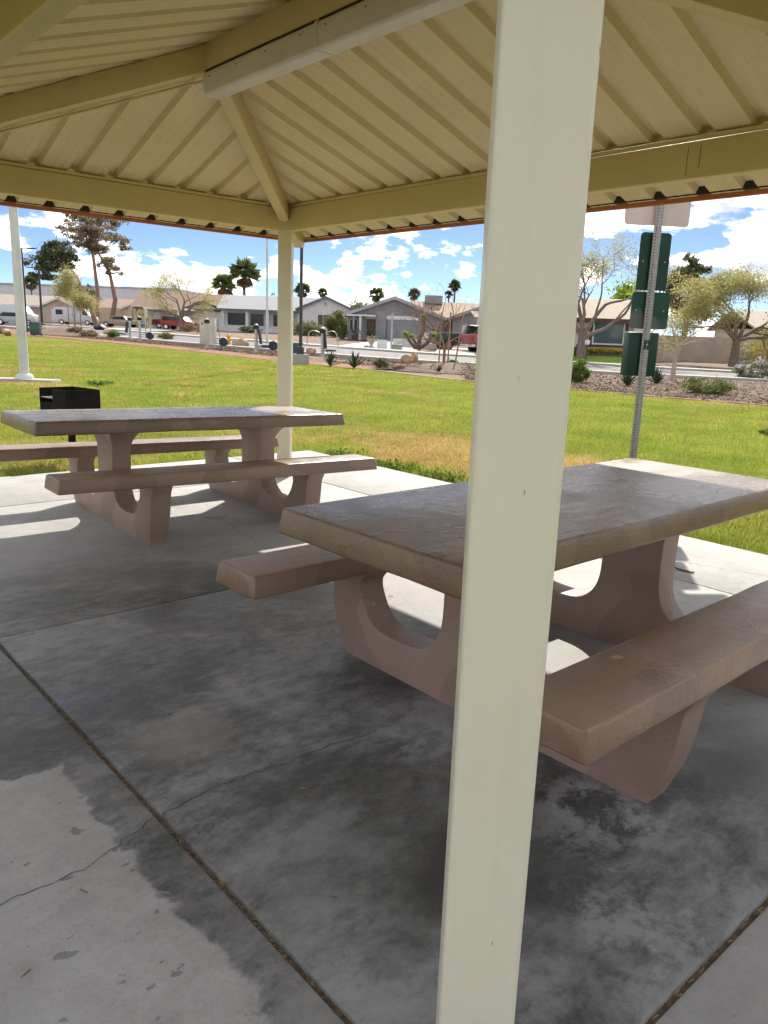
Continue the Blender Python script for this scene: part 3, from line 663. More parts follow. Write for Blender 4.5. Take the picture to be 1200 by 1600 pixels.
def clump_tree(name, loc, label, group, seed, trunk_pts, clumps, leaf, bark, rad, n_per, leaf_s=.32, cat='tree', branches=True):
    """pine-like: crooked trunk lines and layered clumps of needles; clumps: (x,y,z, rx, rz)"""
    x, y = loc; z = gz(x, y) - .06; rd = random.Random(seed); t = empty(name, (x, y, z), 0, label, cat, group); mb = MB()
    for pts, r in trunk_pts: mb.tube([Vector(p) for p in pts], [r*(1-.7*k/(len(pts)-1)) for k in range(len(pts))], 8)
    allp = [Vector(p) for pts, r in trunk_pts for p in pts]
    Ps = []; tn = []
    for (cx, cy, cz, rx, rz) in clumps:
        c = Vector((cx, cy, cz)); near = min(allp, key=lambda p: (p - c).length + max(0, p.z - cz)*2)
        if branches:
            for k in range(3):
                e = c + Vector((rd.gauss(0, rx*.4), rd.gauss(0, rx*.4), rd.gauss(0, rz*.3))); m = (near+e)/2 + Vector((0, 0, -.15*rx)); mb.tube([near, m, e], [rad*.28, rad*.17, .02], 4)
        k = int(n_per*rx*rx); sub = rng.normal(size=(max(6, k//45), 3))*np.array([rx*.55, rx*.55, rz*.55]); ii = rng.integers(0, len(sub), k)
        p = sub[ii] + rng.normal(size=(k, 3))*np.array([rx*.24, rx*.24, rz*.28]); Ps.append(p + np.array([cx, cy, cz])); tn.append(.25 + .35*rng.random(len(sub))[ii] + .25*rng.random(k) + .1*np.sign(p[:, 2]))
    mb.build('trunk', MT[bark], t, smooth=True, sharp=80); P = np.concatenate(Ps); quads('crown', P, leaf_s*rng.uniform(.6, 1.3, len(P)), MT[leaf], t, 2.2, np.array([0, 0, .3]), np.concatenate(tn))
    return t
def palm(loc, top, r, label, group, seed, trunk_r=.2, skirt=True):
    x, y = loc; z = gz(x, y); h = top - z; rd = random.Random(seed); t = empty('fan_palm', (x, y, z), 0, label, 'palm tree', group)
    MB().tube([(0, 0, -.1), (.05, 0, h*.5), (0, 0, h)], [trunk_r*1.2, trunk_r, trunk_r*.9], 8).build('trunk', MT['bark_brown'], t, smooth=True)
    for nm, cnt, lo, hi, mt in (('crown', 46, -.35, 1.35, 'leaf_palm'), ('dead_skirt', 26, -1.5, -.7, 'leaf_dead')):
        if nm == 'dead_skirt' and not skirt: continue
        V = []; T = []
        for k in range(cnt):
            a = rd.uniform(0, 6.283); el = rd.uniform(lo, hi); d = Vector((math.cos(a)*math.cos(el), math.sin(a)*math.cos(el), math.sin(el))); c = Vector((0, 0, h)); st = c + d*r*.35; l = r*rd.uniform(.55, .8)*(.75 if nm != 'crown' else 1)
            s = d.cross(Vector((0, 0, 1))); s = s.normalized() if s.length > .01 else Vector((1, 0, 0)); u = s.cross(d); tone = rd.uniform(.1, 1)
            w = .02*r; V += [tuple(c + s*w), tuple(c - s*w), tuple(st)]; T.append(tone)
            for j in range(9):
                f = (j-4)/4; dd = (d*math.cos(f*1.1) + s*math.sin(f*1.1)).normalized(); tip = st + dd*l*(1-.25*abs(f)) + Vector((0, 0, -.22*l*(.5+abs(f)))); mid = st + dd*l*.5
                V += [tuple(st), tuple(mid + u*.05*r + s*.055*r), tuple(tip)]; V += [tuple(st), tuple(mid - s*.055*r), tuple(tip)]; T += [tone, tone*.8]
        tris(nm, V, MT[mt], t, np.array(T))
    return t
def bush(name, loc, rx, rz, n, leaf, label, group, size=.06, stems=True, cat='shrub', flat=False, flower=None):
    x, y = loc; z = gz(x, y) - .03; t = empty(name, (x, y, z), 0, label, cat, group); rd = random.Random(int(x*97+y*31))
    mb = MB(); ends = []
    for k in range(14):
        a = rd.uniform(0, 6.283); e = Vector((math.cos(a)*rx*rd.uniform(.2, .85), math.sin(a)*rx*rd.uniform(.2, .85), rz*rd.uniform(.8, 1.8))); mb.tube([(0, 0, 0), e*.5 + Vector((0, 0, .05)), e], [.02, .014, .006], 4); ends.append(e)
    mb.build('stems', MT['twig'], t)
    cl = rng.normal(size=(40, 3)); cl /= np.linalg.norm(cl, axis=1)[:, None]; cl *= rng.uniform(.55, 1, (40, 1))**.5; cl = cl*np.array([rx, rx, rz]) + np.array([0, 0, rz]); cl[:, 2] = np.maximum(cl[:, 2], .06)
    ii = rng.integers(0, 40, n); P = cl[ii] + rng.normal(size=(n, 3))*np.array([rx, rx, rz])*.17; P[:, 2] = np.abs(P[:, 2])
    quads('foliage', P, size*rng.uniform(.6, 1.3, n), MT[leaf], t, 1.8, np.array([0, 0, .4]), .2 + .4*rng.random(40)[ii] + .35*rng.random(n))
    if flower:
        m = n//3; ii = rng.integers(0, 40, m); P = cl[ii]*np.array([1.05, 1.05, 1.1]) + rng.normal(size=(m, 3))*rx*.12; P[:, 2] = np.abs(P[:, 2]) + .04; quads('flowers', P, size*.9, MT[flower], t, 1.4)
    return t
def spiky(loc, r, label, group, seed, n=34, name='agave'):
    x, y = loc; z = gz(x, y) - .03; rd = random.Random(seed); t = empty(name, (x, y, z), 0, label, 'plant', group); mb = MB()
    for k in range(n):
        a = rd.uniform(0, 6.283); el = rd.uniform(.25, 1.45); l = r*rd.uniform(.7, 1.1); d = Vector((math.cos(a)*math.cos(el), math.sin(a)*math.cos(el), math.sin(el))); s = Vector((-math.sin(a), math.cos(a), 0))*r*.055; m = d*l*.5 + Vector((0, 0, .06*r)); e = d*l
        mb.mesh([tuple(-s*.6), tuple(s*.6), tuple(m+s), tuple(m-s), tuple(e), tuple(m - Vector((0, 0, .03*r)))], [(0, 1, 2, 3), (3, 2, 4), (1, 0, 5), (0, 3, 5), (2, 1, 5), (5, 3, 4), (5, 4, 2)])
    o = mb.build('blades', MT['blade_agave'], t); return t
def rock(name, loc, size, label, group, seed, mat='boulder', cat='boulder', sink=.15):
    bm = bmesh.new(); bmesh.ops.create_icosphere(bm, subdivisions=3, radius=1); rd = random.Random(seed); cuts = [(Vector((rd.gauss(0, 1), rd.gauss(0, 1), rd.gauss(0, .8))).normalized(), rd.uniform(.55, .85)) for _ in range(9)]
    for v in bm.verts:
        for n, d in cuts:
            k = v.co.dot(n)
            if k > d: v.co -= n*(k-d)*.85
        v.co += Vector((rd.gauss(0, .012), rd.gauss(0, .012), rd.gauss(0, .012)))
        v.co = Vector((v.co.x*size[0], v.co.y*size[1], v.co.z*size[2]))
    me = bpy.data.meshes.new(name); bm.to_mesh(me); bm.free(); me.polygons.foreach_set('use_smooth', [True]*len(me.polygons)); me.set_sharp_from_angle(angle=R(25)); me.materials.append(MT[mat])
    o = bpy.data.objects.new(name, me); o.location = (loc[0], loc[1], gz(*loc) + size[2]*(1-sink*2) - .03); o.rotation_euler = (0, 0, rd.uniform(0, 6)); link(o); return tag(o, label, cat, group)
pm('boulder', (.30, .20, .12), (.50, .36, .24), 3, .9, .6, 14, .03)
pm('boulder_pink', (.33, .21, .16), (.46, .33, .26), 3, .9, .6, 14, .03)

# ---------------------------------------------------------------- lawn blades: dense near the paving, thinning with distance
def blades():
    n = 560000; az = rng.uniform(-.62, .62, n); u = rng.random(n); d = 4.6*(46/4.6)**(u**.92); x = d*np.sin(az)*1.0; y = d*np.cos(az)
    sx = (x-PX)*math.cos(PR) + (y-PY)*math.sin(PR); sy = -(x-PX)*math.sin(PR) + (y-PY)*math.cos(PR)
    ed = np.interp(x, [p[0] for p in LAWN_EDGE], [p[1] for p in LAWN_EDGE])
    keep = (y < ed-.05) & ~((sx > gxs[0]-.0) & (sx < gxs[-1]) & (sy > gys[0]) & (sy < gys[-1]+.0)) & ~((x > -9.6) & (x < -7.2) & (y > 17.4) & (y < 18.5))
    x, y, d, sx, sy = x[keep], y[keep], d[keep], sx[keep], sy[keep]; n = len(x)
    z = np.array([gz(a, b) for a, b in zip(x, y)]) - .05
    # tufts: a cheap lumpy height field
    lum = np.sin(x*2.1+np.sin(y*1.7)*1.3)*np.sin(y*2.6+np.sin(x*1.3)) + .6*np.sin(x*6.3+y*4.1)*np.sin(y*7.7-x*2.2)
    near = np.clip(1 - np.abs(sy-gys[-1]-.12)/.28, 0, 1)*((sx > gxs[0]) & (sx < gxs[-1]))
    h = (.024 + .022*rng.random(n) + .014*lum.clip(-1, 1.6) + .05*near*rng.random(n))*(1 + d/250); h = h.clip(.015, .12)
    wd = .0028*(1 + d/9); a = rng.uniform(0, 6.283, n); lean = rng.uniform(.1, .9, n)*h
    la = rng.uniform(0, 6.283, n)
    A = np.stack([x-np.cos(a)*wd, y-np.sin(a)*wd, z], 1); B = np.stack([x+np.cos(a)*wd, y+np.sin(a)*wd, z], 1); C = np.stack([x+np.cos(la)*lean, y+np.sin(la)*lean, z+h+.012], 1)
    V = np.stack([A, B, C], 1).reshape(-1, 3)
    o = tris('grass', V, MT['grass_blade'], None, .5 + .22*lum/1.6 + .35*(rng.random(n)-.5) - .25*near, 'stuff'); tag(o, 'patchy green and straw coloured lawn grass beyond the paving', 'grass')
    # broad-leaved weeds along the slab edge
    m = 5200; t = rng.uniform(gxs[0], gxs[-1]-.2, m); cl = np.sin(t*3.1)+np.sin(t*7.3+1); k = cl > .1; t = t[k]; m = len(t); o_ = np.abs(rng.normal(0, .16, m)) + gys[-1] + .02
    wx = PX + t*math.cos(PR) - o_*math.sin(PR); wy = PY + t*math.sin(PR) + o_*math.cos(PR); P = np.stack([wx, wy, rng.uniform(-.03, .035, m)], 1)
    o = quads('weeds', P, .032*rng.uniform(.5, 1.4, m), MT['leaf_hedge'], None, 1.2, np.array([0, 0, .9]), None, 'stuff'); tag(o, 'low green broad-leaved weeds along the edge of the paving', 'weeds')
blades()
# darker weed tufts out on the lawn
for i, (x, y) in enumerate(((-6.4, 17.3), (6.2, 12.6))):
    bush('weed_tuft', (x, y), .26 if i == 0 else .12, .04, 200, 'leaf_hedge', ['low dark weed tuft beside the tall white pole pad', 'small dark weed tuft right of the green sign post', 'small dark weed tuft furthest out on the right lawn', 'small dark weed tuft nearest the right edge of the lawn'][i], 'weed tufts on the lawn', .05, cat='weed')
# white seed heads
for i, (x, y) in enumerate(((4.35, 8.35), (4.5, 8.42))):
    z = gz(x, y) - .05; t = empty('seed_head', (x, y, z), 0, ['left of two white dandelion seed heads on the lawn', 'right of two white dandelion seed heads on the lawn'][i], 'seed head', 'dandelion seed heads')
    MB().tube([(0, 0, 0), (.01, 0, .12)], .003, 5).build('stalk', MT['leaf_hedge'], t); P = rng.normal(size=(160, 3)); P = P/np.linalg.norm(P, axis=1)[:, None]*.02 + np.array([.01, 0, .13]); quads('fluff', P, .01, MT['kerb_concrete'], t)

# mounds of soil in the beds
def mound(name, cx, cy, rx, ry, h, mat, rot=0):
    mb = MB(); n = 36; m = 9
    for j in range(m+1):
        f = j/m
        for k in range(n):
            a = 2*math.pi*k/n; q = 1 + .12*math.sin(3*a+1) + .07*math.sin(5*a); lx_, ly_ = math.cos(a)*rx*f*q, math.sin(a)*ry*f*q
            x = cx + lx_*math.cos(rot) - ly_*math.sin(rot); y = cy + lx_*math.sin(rot) + ly_*math.cos(rot)
            mb.v.append((x, y, gz(x, y) - .03 + h*math.cos(f*math.pi/2)**1.5*(1+.1*math.sin(x*3)*math.sin(y*2.3)) - .05*(f == 1)))
    for j in range(m):
        for k in range(n): a = j*n+k; b = j*n+(k+1) % n; mb.f.append((a, b, b+n, a+n))
    return tag(mb.build(name, MT[mat], None, smooth=True, sharp=180), kind='structure')
MOUND = (2.6, 30.0, 3.2, 2.2, .24)
mound('mulch_mound', *MOUND, 'mulch', -.2)
mound('soil_mound', -23.5, 57.5, 4.2, 2.4, .55, 'gravel_ground', -.7)
mound('soil_mound', -3.4, 33.0, 2.2, 1.3, .15, 'gravel_ground', -.6)

# loose wood chips and gravel, thickest on the beds nearest the lawn
leaf_mat('chip', (.11, .074, .05), (.31, .225, .16), 0, .95)
def chips(name, A, B, n, s0, label):
    A = resample(A, 200); B = resample(B, 200); u = rng.random(n); v = rng.random(n)**1.5; i = (u*199).astype(int); A = np.array(A); B = np.array(B)
    q = A[i] + (B[i]-A[i])*v[:, None] + rng.normal(size=(n, 2))*.15; z = np.array([gz(a, b) for a, b in q]) - .01
    hm = MOUND[4]*np.cos(np.clip(np.hypot((q[:, 0]-MOUND[0])/MOUND[2], (q[:, 1]-MOUND[1])/MOUND[3]), 0, 1)*np.pi/2)**1.5; lump = np.sin(q[:, 0]*2.3)*np.sin(q[:, 1]*1.9+1)
    o = quads(name, np.stack([q[:, 0], q[:, 1], z + hm + rng.uniform(0, .012, n)], 1), s0*rng.uniform(.5, 1.5, n), MT['chip'], None, 1.8, None, .45 + .2*lump + .7*(rng.random(n)-.5), 'stuff', flat=True); tag(o, label, 'ground cover')
chips('mulch_chips', offset(RB, .2), [(3.0, 33.3), (6, 32.4), (9.3, 31.8), (14.3, 31.2), (22, 29.4), (30, 27.8), (50, 23.8)], 80000, .042, 'brown wood chip mulch in the bed beyond the lawn')
LB = [p for p in LAWN_EDGE if -45 < p[0] < 1]
chips('gravel_chips', offset(LB, 1.8), offset(LB, 6.0), 40000, .042, 'loose tan gravel round the exercise machines')
# ---------------------------------------------------------------- things on and round the lawn
pm('galvanised', (.36, .37, .38), (.50, .51, .52), 8, .42, .1, 30, metal=.6); pm('white_paint', (.62, .62, .60), (.72, .72, .70), 2, .5); pm('black_steel', (.006, .006, .006), (.014, .013, .012), 8, .75, .2, 40, spec=.15); pm('dark_bronze', (.030, .024, .024), (.05, .042, .04), 5, .5)
pm('pole_white', (.50, .50, .49), (.66, .66, .64), 1.4, .45); pm('sign_green', (.002, .030, .017), (.006, .05, .028), 3.5, .4, .05, 20, spec=.3); pm('sign_worn', (.006, .06, .035), (.10, .115, .10), 2.2, .45, .05, 20, spec=.3, lo=.48, hi=.56)
pm('sign_back', (.50, .40, .38), (.60, .50, .47), 3, .5); pm('bin_green', (.035, .075, .085), (.05, .10, .11), 4, .5); pm('rubber_black', (.015, .015, .017), None, rough=.6)
pm('hydrant_yellow', (.62, .33, .02), (.72, .42, .04), 6, .5); pm('beige_metal', (.50, .47, .36), (.58, .55, .43), 2, .55); pm('rust', (.13, .055, .03), (.25, .11, .05), 20, .85, .4, 60); pm('transformer_green', (.24, .35, .22), (.30, .40, .27), 4, .6); pm('equip_grey', (.40, .40, .385), (.52, .52, .50), 4, .45, metal=.2); pm('pad_navy', (.018, .022, .04), (.03, .035, .06), 5, .6)

# tall white light pole on its pad
pp = empty('light_pole', (-8.36, 17.97, gz(-8.36, 17.97)), 0, 'tall tapered white metal pole standing on the lawn at left', 'light pole')
MB().tube([(0, 0, .02), (0, 0, 4.5), (0, 0, 9)], [.105, .092, .08], 20).build('shaft', MT['pole_white'], pp, smooth=True)
MB().lathe([(.20, -.03), (.20, .02), (.185, .07), (.15, .105), (.11, .125)], (0, 0, 0), 24).build('base_cover', MT['pole_white'], pp, smooth=True)
o = MB().box((-9.9, 17.66, -.12), (-7.6, 18.16, gz(-8.4, 18) + .005)).build('concrete_strip', MT['kerb_concrete'], None, bevel=.01); tag(o, 'flat concrete strip round the foot of the white pole', 'concrete strip')

# charcoal grill on its pipe
gr = empty('charcoal_grill', (-3.27, 8.0, -.04), R(-38), 'black steel park grill on a pipe behind the far table', 'grill')
MB().tube([(0, 0, -.1), (0, 0, .50)], .038, 14).build('pedestal', MT['black_steel'], gr, smooth=True)
t_ = .006; fb = MB(); fb.box((-.25, -.19, .50), (.25, .19, .51)); fb.box((-.25, .184, .51), (.25, .19, .75)); fb.box((.244, -.19, .51), (.25, .184, .75)); fb.box((-.25, -.19, .51), (-.244, .184, .75)); fb.box((-.244, -.19, .51), (.0, -.184, .61)); fb.box((.0, -.19, .51), (.244, -.184, .75))
fb.build('firebox', MT['black_steel'], gr)
for k in range(12): MB().tube([(-.235 + k*.0425, -.18, .655), (-.235 + k*.0425, .18, .655)], .006, 6).build('grate_bar', MT['galvanised'], gr, smooth=True)
MB().tube([(-.24, -.17, .655), (-.36, -.17, .655), (-.36, -.09, .655), (-.24, -.09, .655)], .007, 6).build('grate_handle', MT['galvanised'], gr, smooth=True)
for k in range(3): MB().box((-.24, .176, .57 + k*.05), (.24, .184, .578 + k*.05)).build('grate_rest', MT['black_steel'], gr)

# sign post with the backs of its signs
g = G('perforated_steel'); v = g.coord('Object'); X, Y, Z = g.xyz(v)
fz = g.math('SUBTRACT', g.math('FRACT', g.math('DIVIDE', Z, .0254)), .5); fz = g.math('MULTIPLY', fz, .0254)
nearx = g.math('MINIMUM', g.math('ABSOLUTE', X), g.math('ABSOLUTE', Y)); hole = g.math('SQRT', g.math('ADD', g.math('MULTIPLY', fz, fz), g.math('MULTIPLY', nearx, nearx)))
g.set('Base Color', g.mix(g.rng(hole, .0050, .0058, 1, 0), g.ramp(g.noise(v, 30, 4), [(.3, (.27, .27, .26)), (.7, (.36, .36, .345))]), (.012, .012, .012))).set('Metallic', g.rng(hole, .0050, .0058, 0, .35)).set('Roughness', .55)
sg = empty('sign_post', (2.246, 7.0, -.04), R(6), 'perforated steel post carrying green signs seen from behind', 'sign post')
MB().box((-.025, -.025, -.1), (.025, .025, 2.95)).build('post', MT['perforated_steel'], sg, bevel=.004, rz=R(40))
def rrect(w_, h_, r, y0, y1, cx, cz):
    pts = []
    for (sx, sz, a0) in ((1, 1, 0), (-1, 1, 90), (-1, -1, 180), (1, -1, 270)): pts += [(cx + sx*(w_/2-r) + r*math.cos(R(a0+a)), y0, cz + sz*(h_/2-r) + r*math.sin(R(a0+a))) for a in (0, 30, 60, 90)]
    return MB().prism(pts, (0, y1-y0, 0))
def sign_plate(cx, z0, z1, w_, y, mat, ry=0):
    o = rrect(w_, z1-z0, .03, y, y+.003, 0, 0).build('sign_panel', MT[mat], sg); o.location = (cx, 0, (z0+z1)/2); o.rotation_euler = (0, ry, 0)
    for s in (-1, 1): MB().lathe([(.006, -.004), (.006, .004)], (0, 0, 0), 8).build('bolt', MT['galvanised'], o, loc=(s*w_*.36, y-.002, 0)).rotation_euler = (R(90), 0, 0)
    return o
sign_plate(.0, 2.395, 2.85, .575, .037, 'sign_back'); sign_plate(.012, 1.862, 2.34, .275, .037, 'sign_green'); sign_plate(.024, 1.535, 1.848, .345, .037, 'sign_worn')
bx_ = MB(); bx_.prism([(-.135, .037, 1.125), (.135, .037, 1.125), (.135, .037, 1.505), (-.135, .037, 1.505)], (0, .13, 0)).build('bag_dispenser', MT['sign_green'], sg, bevel=.006)
MB().tube([(0, -.04, 1.40), (0, .03, 1.40)], .008, 8).build('bolt', MT['galvanised'], sg); MB().bar((0, -.03, 1.36), (0, -.03, 1.44), .05, .006).build('clamp', MT['sign_green'], sg)

# bent rusty rod left on the slab
hx, hy, _ = S2W(3.95, .3); o = MB().tube([(-.075, .012, .008), (-.055, 0, .008), (-.05, .012, .012), (-.03, .0, .008), (.03, -.004, .008), (.06, -.008, .008), (.072, .008, .008)], .0055, 8).build('steel_rod', MT['rust'], None, smooth=True, loc=(hx, hy, 0), rz=PR + .1); tag(o, 'small bent rusty rod lying on the sunlit slab', 'metal rod')
o = MB().tube([(0, 0, .006), (.05, .03, .006), (.10, .035, .007), (.16, .07, .006)], .004, 5).build('twig', MT['bark_pale'], None, loc=S2W(1.15, -1.49, 0)); tag(o, 'short pale twig on the slab by the far table', 'twig')

# lamp posts
def lamp_post(x, y, h, r, arm, label, foot=False):
    z = gz(x, y); t = empty('lamp_post', (x, y, z), 0, label, 'lamp post', 'dark lamp posts in the park')
    MB().tube([(0, 0, -.1), (0, 0, h)], [r, r*.8], 10).build('pole', MT['dark_bronze'], t, smooth=True); MB().box((-r*2, -r*2, -.05), (r*2, r*2, .25)).build('base_box', MT['dark_bronze'], t, bevel=.02)
    if foot: MB().lathe([(.33, -.4), (.33, -.02)], (0, 0, 0), 20).build('concrete_footing', MT['kerb_concrete'], t, smooth=True); t.location.z += .35
    if arm:
        MB().bar((0, 0, h-.06), (arm*.9, 0, h-.02), .07, .07).build('arm', MT['dark_bronze'], t); MB().box((min(arm*.55, arm*1.15), -.18, h-.05), (max(arm*.55, arm*1.15), .18, h+.04)).build('lamp_head', MT['dark_bronze'], t, bevel=.02)
lamp_post(-29.25, 63.8, 6.35, .10, 1.0, 'thin dark lamp post with its arm to the right, leftmost'); lamp_post(-38.6, 88.0, 6.2, .13, -1.1, 'dark lamp post with its arm to the left beside the pine'); lamp_post(-3.32, 29.4, 9, .062, 1.2, 'tall dark lamp post on a round concrete footing by the far post', True)
fp = empty('flag_pole', (-7.55, 48.6, gz(-7.55, 48.6)), 0, 'slender grey pole standing before the white house', 'pole'); MB().tube([(0, 0, -.1), (0, 0, 9)], [.075, .06], 10).build('shaft', MT['pole_white'], fp, smooth=True); MB().lathe([(.16, 0), (.16, .04), (.1, .1)], (0, 0, 0), 12).build('base', MT['pole_white'], fp)
def bin_(x, y, w_, h_, label, mat='bin_green', rz=0):
    t = empty('wheelie_bin', (x, y, gz(x, y) - .03), rz, label, 'bin', 'outdoor bins'); a, b = w_/2, w_/2*.82
    MB().mesh([(-b, -b, .05), (b, -b, .05), (b, b, .05), (-b, b, .05), (-a, -a, h_*.9), (a, -a, h_*.9), (a, a, h_*.9), (-a, a, h_*.9)], [(3,2,1,0), (4,5,6,7), (0,1,5,4), (1,2,6,5), (2,3,7,6), (3,0,4,7)]).build('body', MT[mat], t, bevel=.02)
    MB().box((-a-.02, -a-.03, h_*.9+.003), (a+.02, a+.03, h_)).build('lid', MT[mat], t, bevel=.02)
    for s in (-1, 1): MB().tube([(s*a*.9, a, .09), (s*a*.75, a, .09)], .09, 12).build('wheel', MT['rubber_black'], t)
bin_(-23.4, 52.3, .62, .88, 'dark green bin near the leftmost lamp post'); bin_(-4.15, 35.2, .5, .62, 'dark green bin beside the far post and the lamp footing')
pm('blue_plastic', (.02, .085, .30), (.03, .11, .36), 4, .5)
bin_(-31.2, 100.5, 1.05, 1.25, 'blue bin standing by the carport of the brown roofed house', 'blue_plastic')

# outdoor exercise machines along the path
def machine(x, y, rz, label, h, seat, disc, arcs, frame):
    t = empty('exercise_machine', (x, y, gz(x, y) - .05), rz, label, 'exercise machine', 'outdoor exercise machines along the path')
    MB().tube([(0, 0, -.05), (0, 0, h)], .075, 12).build('post', MT['equip_grey'], t, smooth=True); MB().box((-.13, -.10, h-.12), (.13, .10, h+.06)).build('console', MT['rubber_black'], t, bevel=.03); MB().lathe([(.09, h+.06), (.085, h+.1), (.03, h+.13)], (0, 0, 0), 14).build('cap', MT['equip_grey'], t, smooth=True)
    MB().lathe([(.19, 0), (.19, .015)], (0, 0, .04), 14).build('base_plate', MT['equip_grey'], t)
    if seat:
        MB().box((.30*seat-.05, -.18, .42), (.30*seat+.05, .18, 1.12)).build('back_pad', MT['pad_navy'], t, bevel=.03).rotation_euler = (0, R(-8*seat), 0); MB().bar((0, 0, .38), (.45*seat, 0, .34), .07, .07).build('seat_arm', MT['equip_grey'], t); MB().box((.30*seat-.02, -.17, .34), (.30*seat+.42*(1 if seat > 0 else -1), .17, .42)).build('seat_pad', MT['pad_navy'], t, bevel=.02)
    if disc:
        MB().tube([(disc, -.14, .40), (disc, .14, .40)], .22, 18).build('weight_disc', MT['pad_navy'], t); MB().bar((0, 0, .30), (disc, 0, .30), .07, .07).build('lower_bar', MT['equip_grey'], t); MB().tube([(disc, 0, 0), (disc, 0, .4)], .03, 8).build('strut', MT['equip_grey'], t)
    if arcs:
        for s in (-1, 1): MB().tube([(0, 0, h-.12)] + [(s*(.12+.56*math.sin(a)), 0, h-.12 + .14*math.sin(2*a) - .55*(a/1.57)**3) for a in np.linspace(.1, 1.57, 9)], .022, 8).build('handle', MT['equip_grey'], t, smooth=True)
    if frame:
        for f in (.32, .62): MB().tube([(f*frame, .1, 0), (f*frame, .1, 1.55)], .028, 8).build('upright', MT['equip_grey'], t, smooth=True)
        for zz in (.45, 1.1): MB().tube([(0, .05, zz), (.62*frame, .1, zz)], .025, 8).build('rail', MT['equip_grey'], t, smooth=True)
    return t
machine(-16.9, 51.5, 0, 'grey exercise machine furthest left along the path', 1.35, -1, 0, False, 0); machine(-15.25, 48.3, 0, 'grey exercise machine second from left with tall side frame', 1.40, 0, .62, False, 1)
machine(-9.44, 40.9, 0, 'grey exercise machine in front of the beige cabinet', 1.42, 0, .85, False, 1); machine(-6.34, 37.5, 0, 'grey exercise machine with black back pad left of the far post', 1.25, 1, .82, False, 0); machine(-2.94, 34.5, 0, 'grey exercise machine with two curved handles right of the far post', 1.22, .6, 0, True, 0)
# cabinet, hydrant, small utility boxes
ub = empty('utility_cabinet', (-10.7, 46.6, gz(-10.7, 46.6)), R(-12), 'tall beige utility cabinet behind the path machines', 'cabinet'); MB().box((-.40, -.3, -.05), (.40, .3, 1.48)).build('body', MT['beige_metal'], ub, bevel=.02); MB().box((-.43, -.33, 1.483), (.43, .33, 1.53)).build('lid', MT['beige_metal'], ub, bevel=.01)
for s in (-1, 1): MB().box((s*.20-.18, -.315, .1), (s*.20+.18, -.303, 1.4)).build('door', MT['beige_metal'], ub, bevel=.003)
MB().box((-.26, -.32, 1.12), (-.18, -.316, 1.25)).build('label_plate', MT['dark_bronze'], ub)
hy_ = empty('fire_hydrant', (-9.3, 45.6, gz(-9.3, 45.6)), 0, 'yellow fire hydrant beside the tan boulder', 'fire hydrant'); MB().lathe([(.16, 0), (.16, .04), (.11, .06), (.11, .48), (.14, .50), (.14, .54), (.12, .60), (.06, .66), (.025, .68), (.025, .72)], (0, 0, 0), 16).build('barrel', MT['hydrant_yellow'], hy_, smooth=True); MB().tube([(-.19, 0, .36), (.19, 0, .36)], .055, 10).build('side_cap', MT['hydrant_yellow'], hy_); MB().tube([(0, -.18, .34), (0, 0, .34)], .07, 10).build('front_cap', MT['hydrant_yellow'], hy_)
rock('boulder', (-8.5, 44.8), (.66, .45, .30), 'large tan boulder right of the yellow hydrant', 'landscape boulders', 1); rock('boulder', (-3.7, 37.2), (.28, .24, .22), 'rounded tan boulder just right of the far post', 'landscape boulders', 2); rock('boulder', (.75, 33.2), (.30, .26, .22), 'upright tan boulder at the left end of the mulch mound', 'landscape boulders', 3); rock('boulder', (1.05, 33.7), (.26, .24, .26), 'second tan boulder leaning on the mound boulder', 'landscape boulders', 4); rock('boulder', (.35, 28.7), (.30, .2, .12), 'flat tan boulder beside the round green shrub', 'landscape boulders', 5); rock('boulder', (-26.0, 59.5), (.55, .4, .35), 'pinkish boulder on the soil mound beside the green bin', 'landscape boulders', 6, 'boulder_pink'); rock('boulder', (-21.6, 60.5), (.45, .4, .3), 'pinkish boulder right of the soil mound', 'landscape boulders', 7, 'boulder_pink'); rock('boulder', (-24.6, 50.9), (.4, .3, .28), 'pale boulder left of the dark green bin', 'landscape boulders', 8, 'boulder_pink'); rock('boulder', (-11.5, 95), (.5, .4, .3), 'tan boulder in the white house front yard', 'landscape boulders', 9); rock('boulder', (-20.6, 92), (.55, .4, .28), 'tan boulder under the bushy tree before the white house', 'landscape boulders', 10); rock('boulder', (26.2, 63.0), (.75, .5, .3), 'pale boulder beside the yellow bush by the tan wall', 'landscape boulders', 12)
# plants in the beds
spiky((-2.14, 28.6), .62, 'spiky agave just right of the lamp footing', 'agaves in the beds', 1); spiky((-1.25, 27.9), .62, 'spiky agave left of the round green shrub', 'agaves in the beds', 2); spiky((7.57, 24.9), .55, 'pale spiky agave left of the green sign post', 'agaves in the beds', 3, 50); spiky((9.19, 27.0), .62, 'dark spiky agave right of the green sign post', 'agaves in the beds', 4, 50); spiky((1.2, 30.3), .28, 'small yellowish agave on the mulch mound crest', 'agaves in the beds', 5); spiky((1.75, 27.7), .32, 'small yellowish agave low on the mulch mound', 'agaves in the beds', 6)
bush('round_shrub', (-.31, 28.8), .25, .17, 1500, 'leaf_sage', 'round green shrub between the agave and flat boulder', 'shrubs in the beds', .05); bush('round_shrub', (6.15, 25.6), .30, .34, 2600, 'leaf_hedge', 'dense round green shrub right of the near post', 'shrubs in the beds', .05); bush('low_shrub', (9.15, 22.6), .62, .22, 2600, 'leaf_olive', 'low spreading olive shrub right of the sign post', 'shrubs in the beds', .045); bush('lavender_bush', (15.3, 33.0), .75, .34, 2000, 'leaf_sage', 'lavender coloured flowering shrub at the right edge', 'shrubs in the beds', .07, flower='flower_lavender'); bush('small_shrub', (2.45, 30.6), .26, .16, 900, 'leaf_sage', 'small grey shrub at the foot of the staked tree', 'shrubs in the beds', .05)
